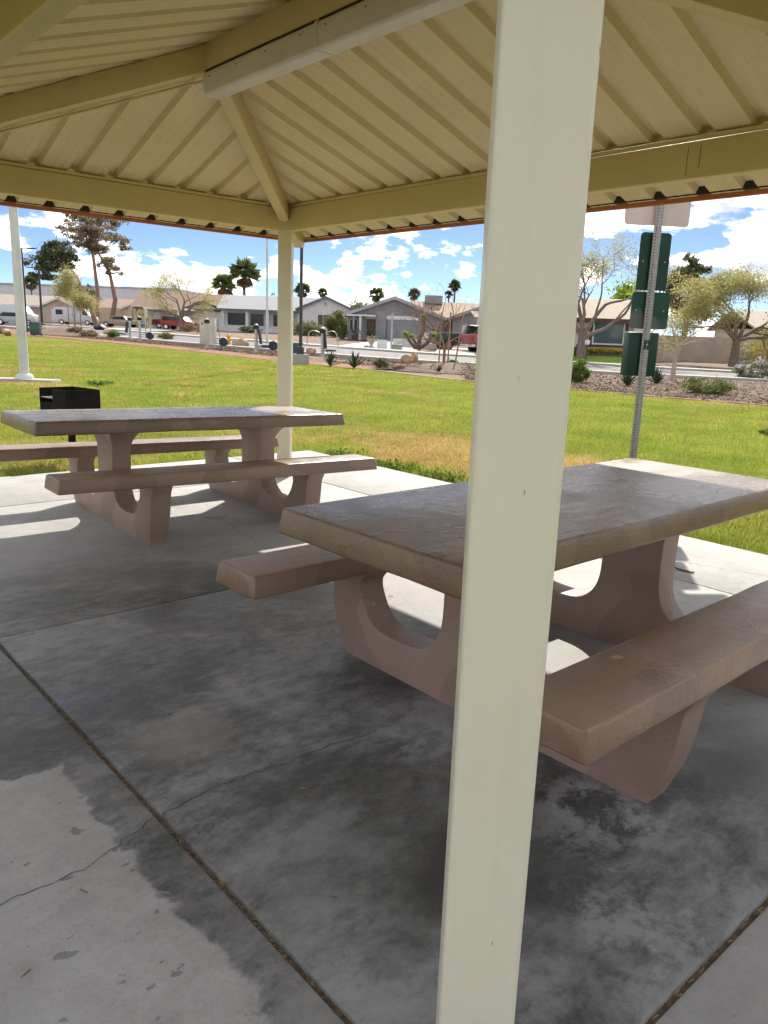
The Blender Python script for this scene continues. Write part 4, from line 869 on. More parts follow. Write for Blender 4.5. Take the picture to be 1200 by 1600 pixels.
bush('dry_shrub', (-22.6, 88.5), .8, .38, 1200, 'leaf_dead', 'dry straw coloured shrub in front of the red pickup', 'shrubs in the front yards', .1); bush('dry_shrub', (-19.6, 83.5), .9, .40, 1200, 'leaf_dead', 'dry straw coloured shrub before the white garden wall', 'shrubs in the front yards', .1); bush('dark_shrub', (-22.3, 56.2), .55, .26, 1200, 'leaf_pine', 'dark low shrub on the soil mound right of the bin', 'shrubs in the beds', .08); bush('dark_shrub', (-19.2, 55.0), .42, .22, 900, 'leaf_hedge', 'green low shrub at the right end of the soil mound', 'shrubs in the beds', .08); bush('dry_shrub', (-20.9, 55.0), .55, .2, 900, 'leaf_dead', 'brown dry shrub in the middle of the soil mound', 'shrubs in the beds', .08); bush('dry_shrub', (-26.8, 53.6), .6, .22, 900, 'leaf_dead', 'dry low shrub left of the white pole', 'shrubs in the beds', .08); bush('dry_shrub', (-15.6, 55.2), .5, .2, 900, 'leaf_olive', 'low olive shrub behind the leftmost exercise machine', 'shrubs in the beds', .08)
# black heap under a tarpaulin beyond the bed
o = rock('covered_heap', (-29.3, 80.3), (.95, .7, .42), 'dark tarpaulin covered heap at the foot of the leaning pine', None, 22, 'pad_navy', 'covered heap')
# ---------------------------------------------------------------- houses across the street
def shingle(name, a, b):
    g = G(name); v = g.coord('Object'); X, Y, Z = g.xyz(v); row = g.math('FRACT', g.math('MULTIPLY', Z, 6.0))
    c = g.ramp(g.noise(g.coord('Object', (3, 3, 6)), 2.5, 5, .7), [(.3, a), (.7, b)]); c = g.mix(g.rng(row, .0, .14, .35, 0), c, tuple(q*.5 for q in a)); g.set('Base Color', c).set('Roughness', .9); return g.m
shingle('roof_brown', (.20, .125, .085), (.31, .205, .145)); shingle('roof_tan', (.30, .21, .155), (.42, .31, .235)); shingle('roof_grey', (.30, .31, .33), (.42, .43, .45)); shingle('roof_beige', (.36, .30, .24), (.46, .39, .32))
pm('wall_grey', (.235, .235, .245), (.28, .28, .29), 1.2, .85, .1, 20); pm('wall_white', (.60, .60, .605), (.68, .68, .68), 1, .8, .1, 20); pm('wall_tan', (.48, .40, .30), (.55, .46, .35), 1, .85, .1, 20); pm('wall_pink', (.50, .34, .28), (.56, .39, .32), 1, .85); pm('wall_cream', (.56, .52, .44), (.64, .60, .52), 1, .85, .1, 20); pm('trim_white', (.66, .66, .66), (.74, .74, .74), 3, .6); pm('trim_grey', (.33, .335, .36), (.38, .385, .41), 3, .6); pm('trim_brown', (.075, .035, .025), (.11, .05, .035), 5, .6); pm('garage_grey', (.215, .22, .235), (.25, .255, .27), 2, .6); pm('fascia_dark', (.12, .13, .16), (.16, .17, .20), 3, .7); pm('block_wall', (.40, .33, .26), (.48, .40, .32), 1, .9, .2, 14); pm('commercial_white', (.55, .57, .60), (.62, .64, .67), .3, .8)
def glass(name, c, rough=.08):
    g = G(name); g.set('Base Color', c).set('Roughness', rough); g.b.inputs['Specular IOR Level'].default_value = .35; return g.m
glass('window_glass', (.02, .022, .028), .15); glass('window_screen', (.10, .085, .075), .5); glass('car_glass', (.015, .018, .022), .05)
# a picture window reflects the yard: keep it a plain mirror-like pane
g = G('picture_glass'); g.set('Base Color', (.02, .03, .03)).set('Roughness', .03); g.b.inputs['Specular IOR Level'].default_value = .5
def hframe(name, x, y, rz, label, cat='house', group='houses across the street'):
    return empty(name, (x, y, gz(x, y) - .05), rz, label, cat, group)
def window(t, x0, x1, z0, z1, y, frame='trim_white', pane='window_glass', mull=1, fw_=.07):
    f = MB()
    for (a, b, c, d) in ((x0-fw_, x1+fw_, z1, z1+fw_), (x0-fw_, x1+fw_, z0-fw_, z0), (x0-fw_, x0, z0, z1), (x1, x1+fw_, z0, z1)): f.box((a, y-.05, c), (b, y+.02, d))
    for k in range(1, mull+1): xm = x0+(x1-x0)*k/(mull+1); f.box((xm-.025, y-.04, z0), (xm+.025, y+.01, z1))
    o = f.build('window', MT[frame], t); MB().box((x0, y-.012, z0), (x1, y-.004, z1)).build('pane', MT[pane], o); return o
def gable_roof(t, mat, x0, x1, y0, y1, ze, zp, along, over=.45, th=.16, name='roof', rake=None):
    """two sloping slabs; along='x' means the ridge runs along local x"""
    mb = MB()
    if along == 'x':
        ym = (y0+y1)/2; s = (zp-ze)/(ym-y0)
        for (a, sg_) in ((y0, -1), (y1, 1)):
            e = a + sg_*over; zz = ze - s*over; pts = [(x0-over, ym, zp), (x0-over, e, zz), (x0-over, e, zz+th), (x0-over, ym, zp+th)]; mb.prism(pts, (x1-x0+2*over, 0, 0))
        ends = [[(x, y0, ze-.01), (x, y1, ze-.01), (x, ym, zp-.01)] for x in (x0, x1)]
    else:
        xm = (x0+x1)/2; s = (zp-ze)/(xm-x0)
        for (a, sg_) in ((x0, -1), (x1, 1)):
            e = a + sg_*over; zz = ze - s*over; pts = [(xm, y0-over, zp), (e, y0-over, zz), (e, y0-over, zz+th), (xm, y0-over, zp+th)]; mb.prism(pts, (0, y1-y0+2*over, 0))
    o = mb.build(name, MT[mat], t)
    if rake and along == 'y':
        r = MB()
        for (a, sg_) in ((x0, -1), (x1, 1)):
            e = a + sg_*over; zz = ze - s*over; yf = y0-over-.03; r.prism([(xm, yf, zp-.12), (e, yf, zz-.12), (e, yf, zz+th+.02), (xm, yf, zp+th+.02)], (0, .026, 0))
        r.build('bargeboard', MT[rake], o)
    if rake and along == 'x':
        r = MB(); 
        for (a, sg_) in ((y0, -1),):
            e = a + sg_*over; zz = ze - s*over; r.box((x0-over, e-.03, zz-.1), (x1+over, e-.003, zz+th+.01))
        r.build('eave_board', MT[rake], o)
    return o
def gable_wall(mb, xm, w_, y, ze, zp, d=.2):
    mb.prism([(xm-w_/2, y, 0), (xm+w_/2, y, 0), (xm+w_/2, y, ze), (xm, y, zp), (xm-w_/2, y, ze)], (0, d, 0)); return mb

# grey house with the front gable
H = hframe('grey_house', 0, 78, 0, 'grey house with front gable, grey garage door and tan shingle roof')
mb = MB(); gable_wall(mb, .28, 9.0, 0, 2.45, 4.05); mb.box((-4.2, .2, 0), (4.7, 9, 2.45)); mb.box((4.7, 2.0, 0), (13.5, 10, 2.45)); mb.build('wall', MT['wall_grey'], H)
gable_roof(H, 'roof_tan', -4.22, 4.78, 0, 9, 2.46, 4.07, 'y', .55, .16, 'roof', 'trim_grey')
r2 = gable_roof(H, 'roof_tan', .3, 13.4, 2.0, 11.5, 2.46, 4.0, 'x', .45, .15, 'roof', 'trim_grey')
mb = MB(); gable_wall(mb, 9.4, 6.6, .9, 2.45, 3.75); mb.build('wall', MT['wall_grey'], H); gable_roof(H, 'roof_tan', 6.1, 12.7, .9, 6, 2.47, 3.77, 'y', .5, .16, 'roof', 'trim_grey')
MB().box((3.5, 5.6, 3.9), (5.3, 7.2, 4.75)).build('rooftop_cooler', MT['wall_grey'], r2, bevel=.03)
MB().box((-.35, -.08, .02), (2.75, -.01, 2.05)).build('garage_door', MT['garage_grey'], H); MB().box((-.45, -.12, 2.07), (2.85, -.02, 2.42)).build('garage_lintel', MT['trim_white'], H); MB().box((-1.45, -.25, 0), (-.47, -.02, 2.8)).build('buttress', MT['wall_grey'], H)
MB().box((-2.35, -.06, .05), (-1.55, -.005, 2.0)).build('front_door', MT['trim_brown'], H); MB().box((-2.45, -.07, 2.03), (-1.5, -.008, 2.35)).build('transom', MT['wall_cream'], H)
window(H, -4.0, -3.3, .9, 1.9, -.01, 'trim_grey'); window(H, 8.6, 10.2, 1.0, 2.0, .88, 'trim_grey')
for x in (-2.95, -3.6): MB().box((x-.1, -1.0, 0), (x+.1, -.8, 2.25)).build('porch_column', MT['trim_white' if x > -3 else 'wall_grey'], H)
MB().box((-4.3, -1.1, 2.26), (-1.5, -.03, 2.40)).build('porch_beam', MT['trim_white'], H)
# white house with the long grey roof
H = hframe('white_house', -9, 100, 0, 'white house with long pale grey roof and white gable end')
mb = MB(); gable_wall(mb, .85, 6.8, 0, 3.15, 4.55); mb.box((-2.5, .2, 0), (4.2, 9, 3.15)); mb.box((-12.6, 1.6, 0), (-2.5, 9, 2.75)); mb.build('wall', MT['wall_white'], H)
gable_roof(H, 'roof_grey', -2.55, 4.25, 0, 9, 3.16, 4.57, 'y', .4, .14, 'roof', 'fascia_dark'); gable_roof(H, 'roof_grey', -12.6, .8, .9, 9.1, 2.85, 4.55, 'x', .4, .14, 'roof', 'fascia_dark')
window(H, -.15, 1.15, 1.05, 2.45, -.01, 'trim_white', 'window_screen', 1, .06); MB().box((.62, -.03, 3.55), (.98, -.005, 4.0)).build('gable_vent', MT['trim_grey'], H)
for (a, b, pn) in ((-11.8, -9.5, 'window_glass'), (-8.9, -7.2, 'window_glass'), (-6.0, -4.8, 'window_glass')): window(H, a, b, .85, 2.35, 1.58, 'trim_white', pn, 0, .08)
for x in (-12.3, -9.2, -6.6, -4.3, -2.7): MB().box((x-.2, .75, 0), (x+.2, 1.1, 2.7)).build('porch_column', MT['wall_white'], H)
MB().box((-12.6, .7, 0), (-2.6, .95, .75)).build('porch_wall', MT['wall_white'], H)
aw = MB(); aw.prism([(2.3, -.9, 2.15), (3.9, -.9, 2.15), (3.9, -.05, 2.95), (2.3, -.05, 2.95)], (0, .03, .03)); aw.build('awning', MT['trim_grey'], H)
# brown roofed house with the carport
H = hframe('brown_roofed_house', -29, 106, 0, 'pale house with brown shingle roof and a white carport')
mb = MB(); mb.box((-5.0, 0, 0), (6.4, 9, 2.7)); mb.build('wall', MT['wall_tan'], H); gable_roof(H, 'roof_brown', -5.0, 6.6, -.2, 9.4, 2.72, 4.65, 'x', .5, .15, 'roof', 'trim_brown')
mb = MB(); gable_wall(mb, 4.3, 5.4, -.5, 2.6, 3.6); mb.build('wall', MT['wall_white'], H); gable_roof(H, 'roof_brown', 1.6, 7.0, -.5, 5, 2.62, 3.62, 'y', .35, .14, 'roof', 'trim_brown')
MB().box((-2.6, -.06, .05), (.2, -.005, 2.15)).build('garage_door', MT['wall_white'], H); window(H, -4.6, -3.6, 1.0, 2.1, -.01, 'trim_white'); MB().box((-5.4, -1.2, 0), (-5.0, -.8, 2.6)).build('entry_column', MT['wall_tan'], H)
cp = empty('carport', (-28.2, 100.5, gz(-28.2, 100.5)), 0, 'flat white carport on two posts over the red pickup', 'carport'); MB().box((-2.9, -.4, 2.35), (2.4, 4.8, 2.6)).build('roof', MT['trim_white'], cp)
for x in (-2.6, 1.5): MB().box((x-.16, -.3, -.1), (x+.16, .0, 2.35)).build('post', MT['trim_white'], cp)
wl = MB().box((-25.9, 99.8, .7), (-22.9, 100.1, 2.1)).build('garden_wall', MT['wall_white']); tag(wl, 'short white wall right of the carport', 'wall')
# three houses further left, and the big white commercial building behind
H = hframe('pink_house', -63, 128, 0, 'pink walled house with tan roof behind the white vans, far left'); mb = MB(); mb.box((-9, 0, 0), (9, 8, 2.6)); mb.build('wall', MT['wall_pink'], H); gable_roof(H, 'roof_beige', -9, 9, 0, 8, 2.62, 4.1, 'x', .5, .15, 'roof', 'trim_white'); window(H, -3.0, -1.5, 1, 2, -.01)
H = hframe('gabled_house', -51.5, 126, 0, 'tan house with small front gable and white garage between the vans'); mb = MB(); gable_wall(mb, -1, 5.4, 0, 2.5, 3.7); mb.box((-3.6, .2, 0), (8.5, 8, 2.5)); mb.build('wall', MT['wall_tan'], H); gable_roof(H, 'roof_brown', -3.7, 1.7, 0, 8, 2.52, 3.72, 'y', .5, .16, 'roof', 'trim_white'); gable_roof(H, 'roof_brown', -1, 8.5, 1, 8, 2.52, 3.7, 'x', .5, .15, 'roof', 'trim_white'); MB().box((-2.2, -.06, .05), (.4, -.005, 2.1)).build('garage_door', MT['wall_white'], H)
H = hframe('tan_house', -40.5, 124, 0, 'tan house with low brown gables behind the tan car'); mb = MB(); gable_wall(mb, 2.6, 7.0, -.6, 2.6, 4.0); mb.box((-4.6, 0, 0), (6.0, 8, 2.6)); mb.build('wall', MT['wall_tan'], H); gable_roof(H, 'roof_brown', -.9, 6.1, -.6, 8, 2.62, 4.02, 'y', .5, .15, 'roof', 'trim_white'); gable_roof(H, 'roof_tan', -4.6, 2, .6, 7.6, 2.62, 3.95, 'x', .5, .15, 'roof', 'trim_white'); MB().box((1.6, -.66, .05), (2.5, -.605, 2.1)).build('front_door', MT['wall_white'], H); window(H, 3.6, 4.8, 1, 2, -.61)
H = hframe('commercial_building', -92, 225, R(-4), 'long low white commercial building far behind the houses', 'building', 'far buildings'); mb = MB(); mb.box((-40, 0, -1), (32, 30, 9.4)); mb.build('wall', MT['commercial_white'], H); MB().box((-40.2, -.2, 9.4), (32.2, 30.2, 9.9)).build('parapet', MT['trim_grey'], H)
for (x, w_) in ((-6.6, 3.0), (-18, 3), (19.3, 2.6), (8, 2.6)): window(H, x, x+w_, 4.6, 6.3, -.02, 'trim_grey', 'window_glass', 0, .15)
# right hand house with the picture window
H = hframe('cream_house', 12.6, 47.5, R(-4), 'cream house with a brown framed picture window beyond the road'); mb = MB(); mb.box((-6.5, 0, 0), (2.2, 8, 2.55)); mb.build('wall', MT['wall_cream'], H); gable_roof(H, 'roof_beige', -6.5, 2.2, 0, 7.4, 2.56, 3.75, 'x', .45, .15, 'roof', 'trim_brown')
f = MB()
for (a, b, c, d) in ((-.75, 1.5, 2.42, 2.56), (-.75, 1.5, .93, 1.05), (-.75, -.57, 1.05, 2.42), (1.32, 1.5, 1.05, 2.42)): f.box((a, -.09, c), (b, -.005, d))
fo = f.build('window_surround', MT['trim_brown'], H); window(H, -.48, 1.23, 1.15, 2.32, -.02, 'trim_white', 'picture_glass', 0, .08)
MB().box((1.75, -.45, 0), (2.45, -.05, 2.45)).build('pilaster', MT['wall_cream'], H)
window(H, -4.6, -3.4, .95, 2.1, -.01, 'trim_brown')
lp = empty('mailbox', (11.05, 44.6, gz(11, 44.6)), 0, 'white mailbox on a post left of the picture window', 'mailbox'); MB().box((-.03, -.03, 0), (.03, .03, 1.0)).build('post', MT['trim_brown'], lp); MB().box((-.10, -.22, 1.0), (.10, .22, 1.25)).build('box', MT['trim_white'], lp, bevel=.04)
# boundary walls on the right, and the house at the right edge
wl = MB(); wl.prism([(15.6, 50.5, .0), (21.5, 58.5, .0), (21.5, 58.5, 1.95), (15.6, 50.5, 1.9)], (-.12, .14, 0)); o = wl.build('boundary_wall', MT['block_wall']); tag(o, 'receding tan block wall beside the cream house', 'wall', 'tan block walls')
wl = MB(); wl.box((21.5, 58.6, .0), (28.0, 58.8, 1.95)); o = wl.build('boundary_wall', MT['block_wall']); tag(o, 'straight tan block wall behind the right hand tree', 'wall', 'tan block walls')
H = hframe('shuttered_house', 30, 58.5, 0, 'tan house at the right edge with a brown shutter and white window'); mb = MB(); mb.box((-3.0, 0, 0), (8, 8, 2.6)); mb.build('wall', MT['wall_tan'], H); gable_roof(H, 'roof_beige', -3.0, 8, 0, 8, 2.62, 3.9, 'x', .5, .15, 'roof', 'trim_brown'); window(H, -1.95, .2, 1.0, 2.45, -.01, 'trim_white', 'window_glass', 1); MB().box((-2.65, -.06, .95), (-2.07, -.01, 2.5)).build('shutter', MT['trim_brown'], H)
# low white garden wall, boxes and urn in front of the grey house
wl = MB().box((2.3, 59.4, .3), (4.2, 59.6, 1.55)).build('garden_wall', MT['wall_cream']); tag(wl, 'low cream garden wall behind the yucca', 'wall')
cb = MB(); cb.box((.2, 57.0, .3), (2.3, 57.2, 1.05)); o = cb.build('block_screen', MT['wall_white']); tag(o, 'white pierced block screen beside the garage', 'wall')
ux = empty('meter_box', (-.5, 49.2, gz(-.5, 49.2)), 0, 'white utility box at the kerb before the grey garage', 'utility box', 'kerbside utility boxes'); MB().box((-.32, -.25, 0), (.32, .25, .55)).build('body', MT['trim_white'], ux, bevel=.02); MB().box((-.34, -.27, .553), (.34, .27, .58)).build('lid', MT['trim_white'], ux)
ux = empty('transformer_box', (.43, 49.3, gz(.43, 49.3)), 0, 'low pale green transformer box right of the white box', 'utility box', 'kerbside utility boxes'); MB().box((-.32, -.3, 0), (.32, .3, .30)).build('body', MT['transformer_green'], ux, bevel=.03); MB().box((-.34, -.32, .303), (.34, .32, .35)).build('lid', MT['transformer_green'], ux, bevel=.01)
o = MB().tube([(.08, 49.9, gz(.08, 49.9)), (.08, 49.9, 2.6)], .06, 8).build('marker_post', MT['trim_grey']); tag(o, 'thin grey post between the two utility boxes', 'post')
ux = empty('planter_urn', (-1.24, 52.3, gz(-1.24, 52.3)), 0, 'stone urn planter beside the grey house driveway', 'planter'); MB().lathe([(.24, 0), (.24, .06), (.10, .14), (.10, .22), (.30, .45), (.34, .58), (.30, .58), (.26, .52)], (0, 0, 0), 14).build('urn', MT['kerb_concrete'], ux, smooth=True); P = rng.normal(size=(160, 3))*np.array([.16, .16, .06]) + np.array([0, 0, .64]); quads('foliage', P, .09, MT['leaf_dead'], ux)
rock('boulder', (-1.55, 51.4), (.22, .2, .14), 'small grey stone at the foot of the urn', 'landscape boulders', 31, 'kerb_concrete')
for i, (x, y, lab) in enumerate(((-3.4, 75.6, 'dark potted plant by the grey house porch'), (-1.9, 75.8, 'dark potted plant right of the grey house door'), (-4.6, 76.0, 'leftmost dark potted plant at the grey house'))):
    ux = empty('potted_plant', (x, y, gz(x, y)), 0, lab, 'potted plant', 'pots at the grey house'); MB().lathe([(.22, 0), (.32, .45), (.28, .45)], (0, 0, 0), 12).build('pot', MT['trim_brown'], ux); quads('foliage', rng.normal(size=(220, 3))*np.array([.25, .25, .2]) + np.array([0, 0, .7]), .13, MT['leaf_pine'], ux)
# driveways and front lawn
grid_sheet('driveway', strip([(-4.4, 48.6), (1.6, 47.4)], [(-.8, 77.6), (3.2, 77.6)], 8, 14), MT['drive_concrete'], .0); grid_sheet('driveway', strip([(2.6, 46.2), (8.6, 44.6)], [(3.8, 62), (8.2, 62)], 8, 10), MT['drive_concrete'], .0); grid_sheet('driveway', strip([(-33, 90), (-24, 82)], [(-32, 105), (-26, 105)], 8, 10), MT['drive_concrete'], .0); pm('turf_green', (.12, .22, .02), (.22, .34, .04), 8, .9, .5, 30, kind='World')
mb = MB(); mb.v = [(10.4 + 4.0*i/8, 43.75 - .25*i/8 + 2.2*j/6, .12 + .42*(j/6)**.8) for j in range(7) for i in range(9)]; mb.f = [(j*9+i, j*9+i+1, j*9+i+10, j*9+i+9) for j in range(6) for i in range(8)]; tag(mb.build('front_lawn', MT['turf_green'], None, smooth=True), kind='structure')
grid_sheet('front_lawn', strip([(6.2, 45.9), (9.5, 44.9)], [(6.5, 47.6), (9.7, 46.6)], 8, 5), MT['turf_green'], .03); grid_sheet('mulch_yard', strip([(15.4, 42.0), (20, 40.2), (36, 36.6)], [(17, 56), (22, 58.2), (36, 58.2)], 16, 10), MT['mulch'], -.02)
# timber edged flower bed under the picture window
fb = empty('flower_bed', (12.3, 46.25, .48), R(-4), 'yellow flower bed in a brown timber edge under the picture window', 'flower bed'); 
for k in range(4): MB().box((-1.9+k*.82, -.42, 0), (-1.9+k*.82+.80, -.28, .16)).build('edging', MT['trim_brown'], fb, bevel=.01)
MB().box((-1.9, -.28, 0), (1.38, .7, .12)).build('soil', MT['mulch'], fb); quads('leaves', np.stack([rng.uniform(-1.8, 1.35, 1500), rng.uniform(-.25, .6, 1500), rng.uniform(.1, .42, 1500)], 1), .08, MT['leaf_hedge'], fb); quads('flowers', np.stack([rng.uniform(-1.1, 1.3, 900), rng.uniform(-.25, .6, 900), rng.uniform(.3, .52, 900)], 1), .09, MT['flower_yellow'], fb)
bush('dark_bush', (10.9, 46.0), .45, .42, 1300, 'leaf_hedge', 'dark green bush left of the yellow flower bed', 'shrubs in the front yards', .08); bush('yellow_bush', (26.9, 63.0 - 5.5), .62, .75, 1800, 'flower_yellow', 'yellow green bush against the tan wall', 'shrubs in the front yards', .09); bush('round_bush', (-6.0, 90), 1.35, 1.35, 5200, 'leaf_olive', 'large round green bush left of the grey house porch', 'shrubs in the front yards', .14); bush('tall_grass', (-9.6, 93), 1.5, .75, 2600, 'leaf_sage', 'pale feathery shrub before the white gable', 'shrubs in the front yards', .16); bush('dark_hedge', (-12.6, 97.5), .7, .8, 1400, 'leaf_pine', 'dark shrub by the white house porch beside the far post', 'shrubs in the front yards', .12); bush('dark_hedge', (-17.2, 97.5), 1.2, .35, 1400, 'leaf_pine', 'low dark hedge before the white house windows', 'shrubs in the front yards', .12)

# ---------------------------------------------------------------- vehicles
for nm, c in (('paint_white', (.62, .63, .64)), ('paint_tan', (.36, .29, .20)), ('paint_red', (.30, .012, .012)), ('paint_green', (.012, .05, .04)), ('paint_black', (.012, .012, .014)), ('paint_silver', (.45, .46, .48))):
    g = G(nm); g.set('Base Color', c).set('Roughness', .3); g.b.inputs['Coat Weight'].default_value = .4
pm('tail_red', (.35, .01, .01), None, rough=.3); pm('chrome', (.6, .6, .6), None, rough=.2, metal=1)
def vehicle(name, loc, rz, label, cat, prof, width, paint, wins, wheels, wr=.33, group='parked vehicles', lower=None, lights=None):
    """prof: side outline (x,z), nose towards +x; wins: list of side window outlines"""
    t = empty(name, (*loc, gz(*loc) - .02), rz, label, cat, group); h = width/2
    MB().prism([(x, -h, z) for x, z in prof], (0, width, 0)).build('body', MT[paint], t, bevel=.05, seg=3)
    for wn_ in wins:
        for s in (-1, 1): MB().prism([(x, s*(h+.002), z) for x, z in wn_], (0, s*.012, 0)).build('window', MT['car_glass'], t)
    for x in wheels:
        for s in (-1, 1):
            y0 = s*(h-.17); y1 = s*(h+.02); o = MB().tube([(x, y0, wr), (x, y1, wr)], wr, 18).build('wheel', MT['rubber_black'], t); MB().tube([(x, y1, wr), (x, y1+s*.012, wr)], wr*.58, 14).build('rim', MT['chrome'], o)
    x0 = min(p[0] for p in prof); x1 = max(p[0] for p in prof); zl = lights or .75
    for s in (-1, 1): MB().box((x0-.012, s*h*.82-.09, zl-.14), (x0+.06, s*h*.82+.09, zl+.14)).build('tail_light', MT['tail_red'], t); MB().box((x1-.06, s*h*.72-.14, zl-.1), (x1+.012, s*h*.72+.14, zl+.08)).build('headlight', MT['chrome'], t)
    MB().box((x0-.10, -h*.92, .36), (x0-.005, h*.92, .55)).build('bumper', MT['chrome'], t, bevel=.03); MB().box((x1+.005, -h*.92, .36), (x1+.10, h*.92, .55)).build('bumper', MT['chrome'], t, bevel=.03)
    return t
VAN = [(-2.7, .35), (2.55, .35), (2.7, .6), (2.65, 1.05), (2.05, 1.3), (1.45, 2.15), (1.2, 2.28), (-2.65, 2.28), (-2.7, 2.2)]
VW = [[(1.15, 1.3), (1.98, 1.3), (1.5, 2.0), (1.15, 2.0)]]
vehicle('white_van', (-50.4, 107), 0, 'white panel van facing right, left of the leaning pine', 'van', VAN, 2.0, 'paint_white', VW, (-1.7, 1.8))
vehicle('white_van', (-43.0, 109), 0, 'white van with dark rear window behind the leaning pine', 'van', VAN, 2.0, 'paint_white', VW + [[(-2.45, 1.3), (-1.5, 1.3), (-1.5, 1.95), (-2.45, 1.95)]], (-1.7, 1.8))
CAR = [(-2.2, .35), (2.2, .35), (2.25, .6), (2.15, .82), (1.1, .95), (.45, 1.42), (-1.1, 1.45), (-1.9, .98), (-2.25, .9)]
vehicle('silver_car', (-41.6, 88), R(20), 'silver car cut by the left edge of the picture', 'car', CAR, 1.75, 'paint_silver', [[(-1.55, .95), (.95, .95), (.4, 1.35), (-1.05, 1.37)]], (-1.4, 1.4))
SED = [(-2.35, .38), (2.35, .38), (2.4, .62), (2.3, .86), (.95, .92), (.5, 1.38), (-.75, 1.40), (-1.15, .95), (-2.35, .88)]
vehicle('tan_sedan', (-34.7, 102.0), R(180), 'old tan sedan parked right of the pines', 'car', SED, 1.8, 'paint_tan', [[(-1.0, .95), (.82, .95), (.45, 1.32), (-.7, 1.33)]], (-1.45, 1.5))
PICK = [(-2.7, .5), (2.6, .5), (2.7, .8), (2.55, 1.05), (1.35, 1.15), (.85, 1.75), (-.35, 1.78), (-.5, 1.2), (-2.7, 1.2)]
PW = [[(-.3, 1.2), (1.2, 1.2), (.82, 1.68), (-.22, 1.7)]]
vehicle('red_pickup', (-27.6, 101.5), R(-18), 'dark red pickup parked under the white carport', 'pickup truck', PICK, 1.9, 'paint_red', PW, (-1.7, 1.75), .38)
SUV = [(-2.2, .45), (2.2, .45), (2.25, .85), (1.3, 1.05), (.7, 1.6), (-2.0, 1.65), (-2.2, 1.1)]
vehicle('red_suv', (-25.4, 96.0), R(-15), 'dark red hatchback beside the carport post', 'car', SUV, 1.8, 'paint_red', [[(-1.9, 1.1), (1.05, 1.1), (.62, 1.52), (-1.8, 1.55)]], (-1.4, 1.4), .36)
vehicle('green_pickup', (5.6, 57.5), R(12), 'dark green pickup truck behind the staked bare tree', 'pickup truck', PICK, 1.9, 'paint_green', PW, (-1.7, 1.75), .38)
vehicle('red_truck', (7.6, 54.6), R(30), 'bright red pickup truck partly hidden by the near post', 'pickup truck', PICK, 1.9, 'paint_red', PW, (-1.7, 1.75), .38)
pg_ = empty('patio_cover', (9.0, 66, gz(9, 66)), 0, 'small brown roofed patio cover behind the pickups', 'patio cover'); MB().prism([(-2.2, -1, 2.35), (2.2, -1, 2.35), (2.2, 2.5, 2.9), (-2.2, 2.5, 2.9)], (0, 0, .14)).build('roof', MT['roof_tan'], pg_)
for x in (-1.9, 1.9): MB().box((x-.07, -.9, 0), (x+.07, -.76, 2.35)).build('post', MT['trim_white'], pg_)
mx = empty('street_lamp', (.7, 108, gz(.7, 108)), 0, 'thin curved street lamp behind the grey roof', 'street lamp'); MB().tube([(0, 0, 0), (0, 0, 4.8), (-.15, 0, 5.6), (-.7, 0, 6.05), (-1.3, 0, 6.15)], .05, 6).build('pole', MT['trim_grey'], mx); MB().box((-1.65, -.12, 6.08), (-1.2, .12, 6.2)).build('lamp_head', MT['trim_grey'], mx)

# ---------------------------------------------------------------- trees
GT = 'street trees'
clump_tree('pine_tree', (-43.6, 118), 'tall straight pine with brownish layered crown under the roof edge', GT, 5, [([(0, 0, -.2), (.3, 0, 5), (-.1, 0, 10), (-.7, 0, 13.5), (-1.0, 0, 17.5)], .34), ([(-.1, 0, 10), (.7, 0, 13.5), (1.0, 0, 17.5)], .26)],
    [(-2.6, 0, 15.2, 1.5, .8), (-1.2, .6, 16.3, 1.7, .9), (1.6, 0, 16.2, 1.7, .8), (3.2, -.5, 14.2, 1.4, .7), (-3.4, .4, 13.2, 1.3, .6), (2.4, .4, 12.4, 1.5, .6), (4.0, 0, 12.2, 1.1, .5), (-1.6, -.4, 12.2, 1.2, .5), (.5, 0, 14.6, 1.5, .7), (4.4, 0, 11.0, .9, .4), (0, 0, 17.6, 1.6, .7), (3.0, 0, 17.0, 1.3, .6), (-2.6, 0, 17.2, 1.3, .6)], 'leaf_pine_brown', 'bark_red', .34, 260, .21)
clump_tree('pine_tree', (-38.8, 105), 'leaning dark green pine with low spreading crown at left', GT, 6, [([(0, 0, -.2), (-.9, 0, 3.0), (-2.4, 0, 6.2), (-3.6, 0, 8.0)], .36)],
    [(-5.0, 0, 9.2, 1.5, .8), (-6.4, .3, 8.6, 1.3, .7), (-7.0, 0, 7.4, 1.0, .5), (-5.6, -.3, 7.2, 1.3, .6), (-4.2, .3, 7.6, 1.3, .7), (-6.2, 0, 5.9, 1.0, .5), (-7.8, 0, 6.4, .8, .4), (-5.0, 0, 10.2, 1.0, .5), (-3.2, 0, 8.8, 1.2, .6)], 'leaf_pine', 'bark_red', .4, 430, .21)
clump_tree('pine_tree', (-37.9, 107.5), 'brown tipped pine crown between the leaning and tall pines', GT, 8, [([(0, 0, -.2), (.8, 0, 3.5), (.2, 0, 7), (-1.6, 0, 10.2)], .4)],
    [(-2.2, 0, 11.5, 1.5, .9), (-3.4, .3, 12.6, 1.2, .8), (-1.2, 0, 10.2, 1.3, .7), (-3.0, 0, 10.4, 1.3, .7), (-1.0, 0, 12.4, 1.1, .6), (-2.4, 0, 13.4, .9, .5), (.2, 0, 8.4, 1.2, .6), (1.0, 0, 7.2, .9, .5)], 'leaf_pine_brown', 'bark_red', .34, 360, .21)
tree('young_tree', (-30.0, 75.5), 'loose yellow green staked tree in front of the pines', GT, 12, 1.8, .10, 4, 'leaf_yellow_green', 9000, .10, 'bark_pale', .65, .78, (2, 3), (.12, 0, 1), .02, None, .42)
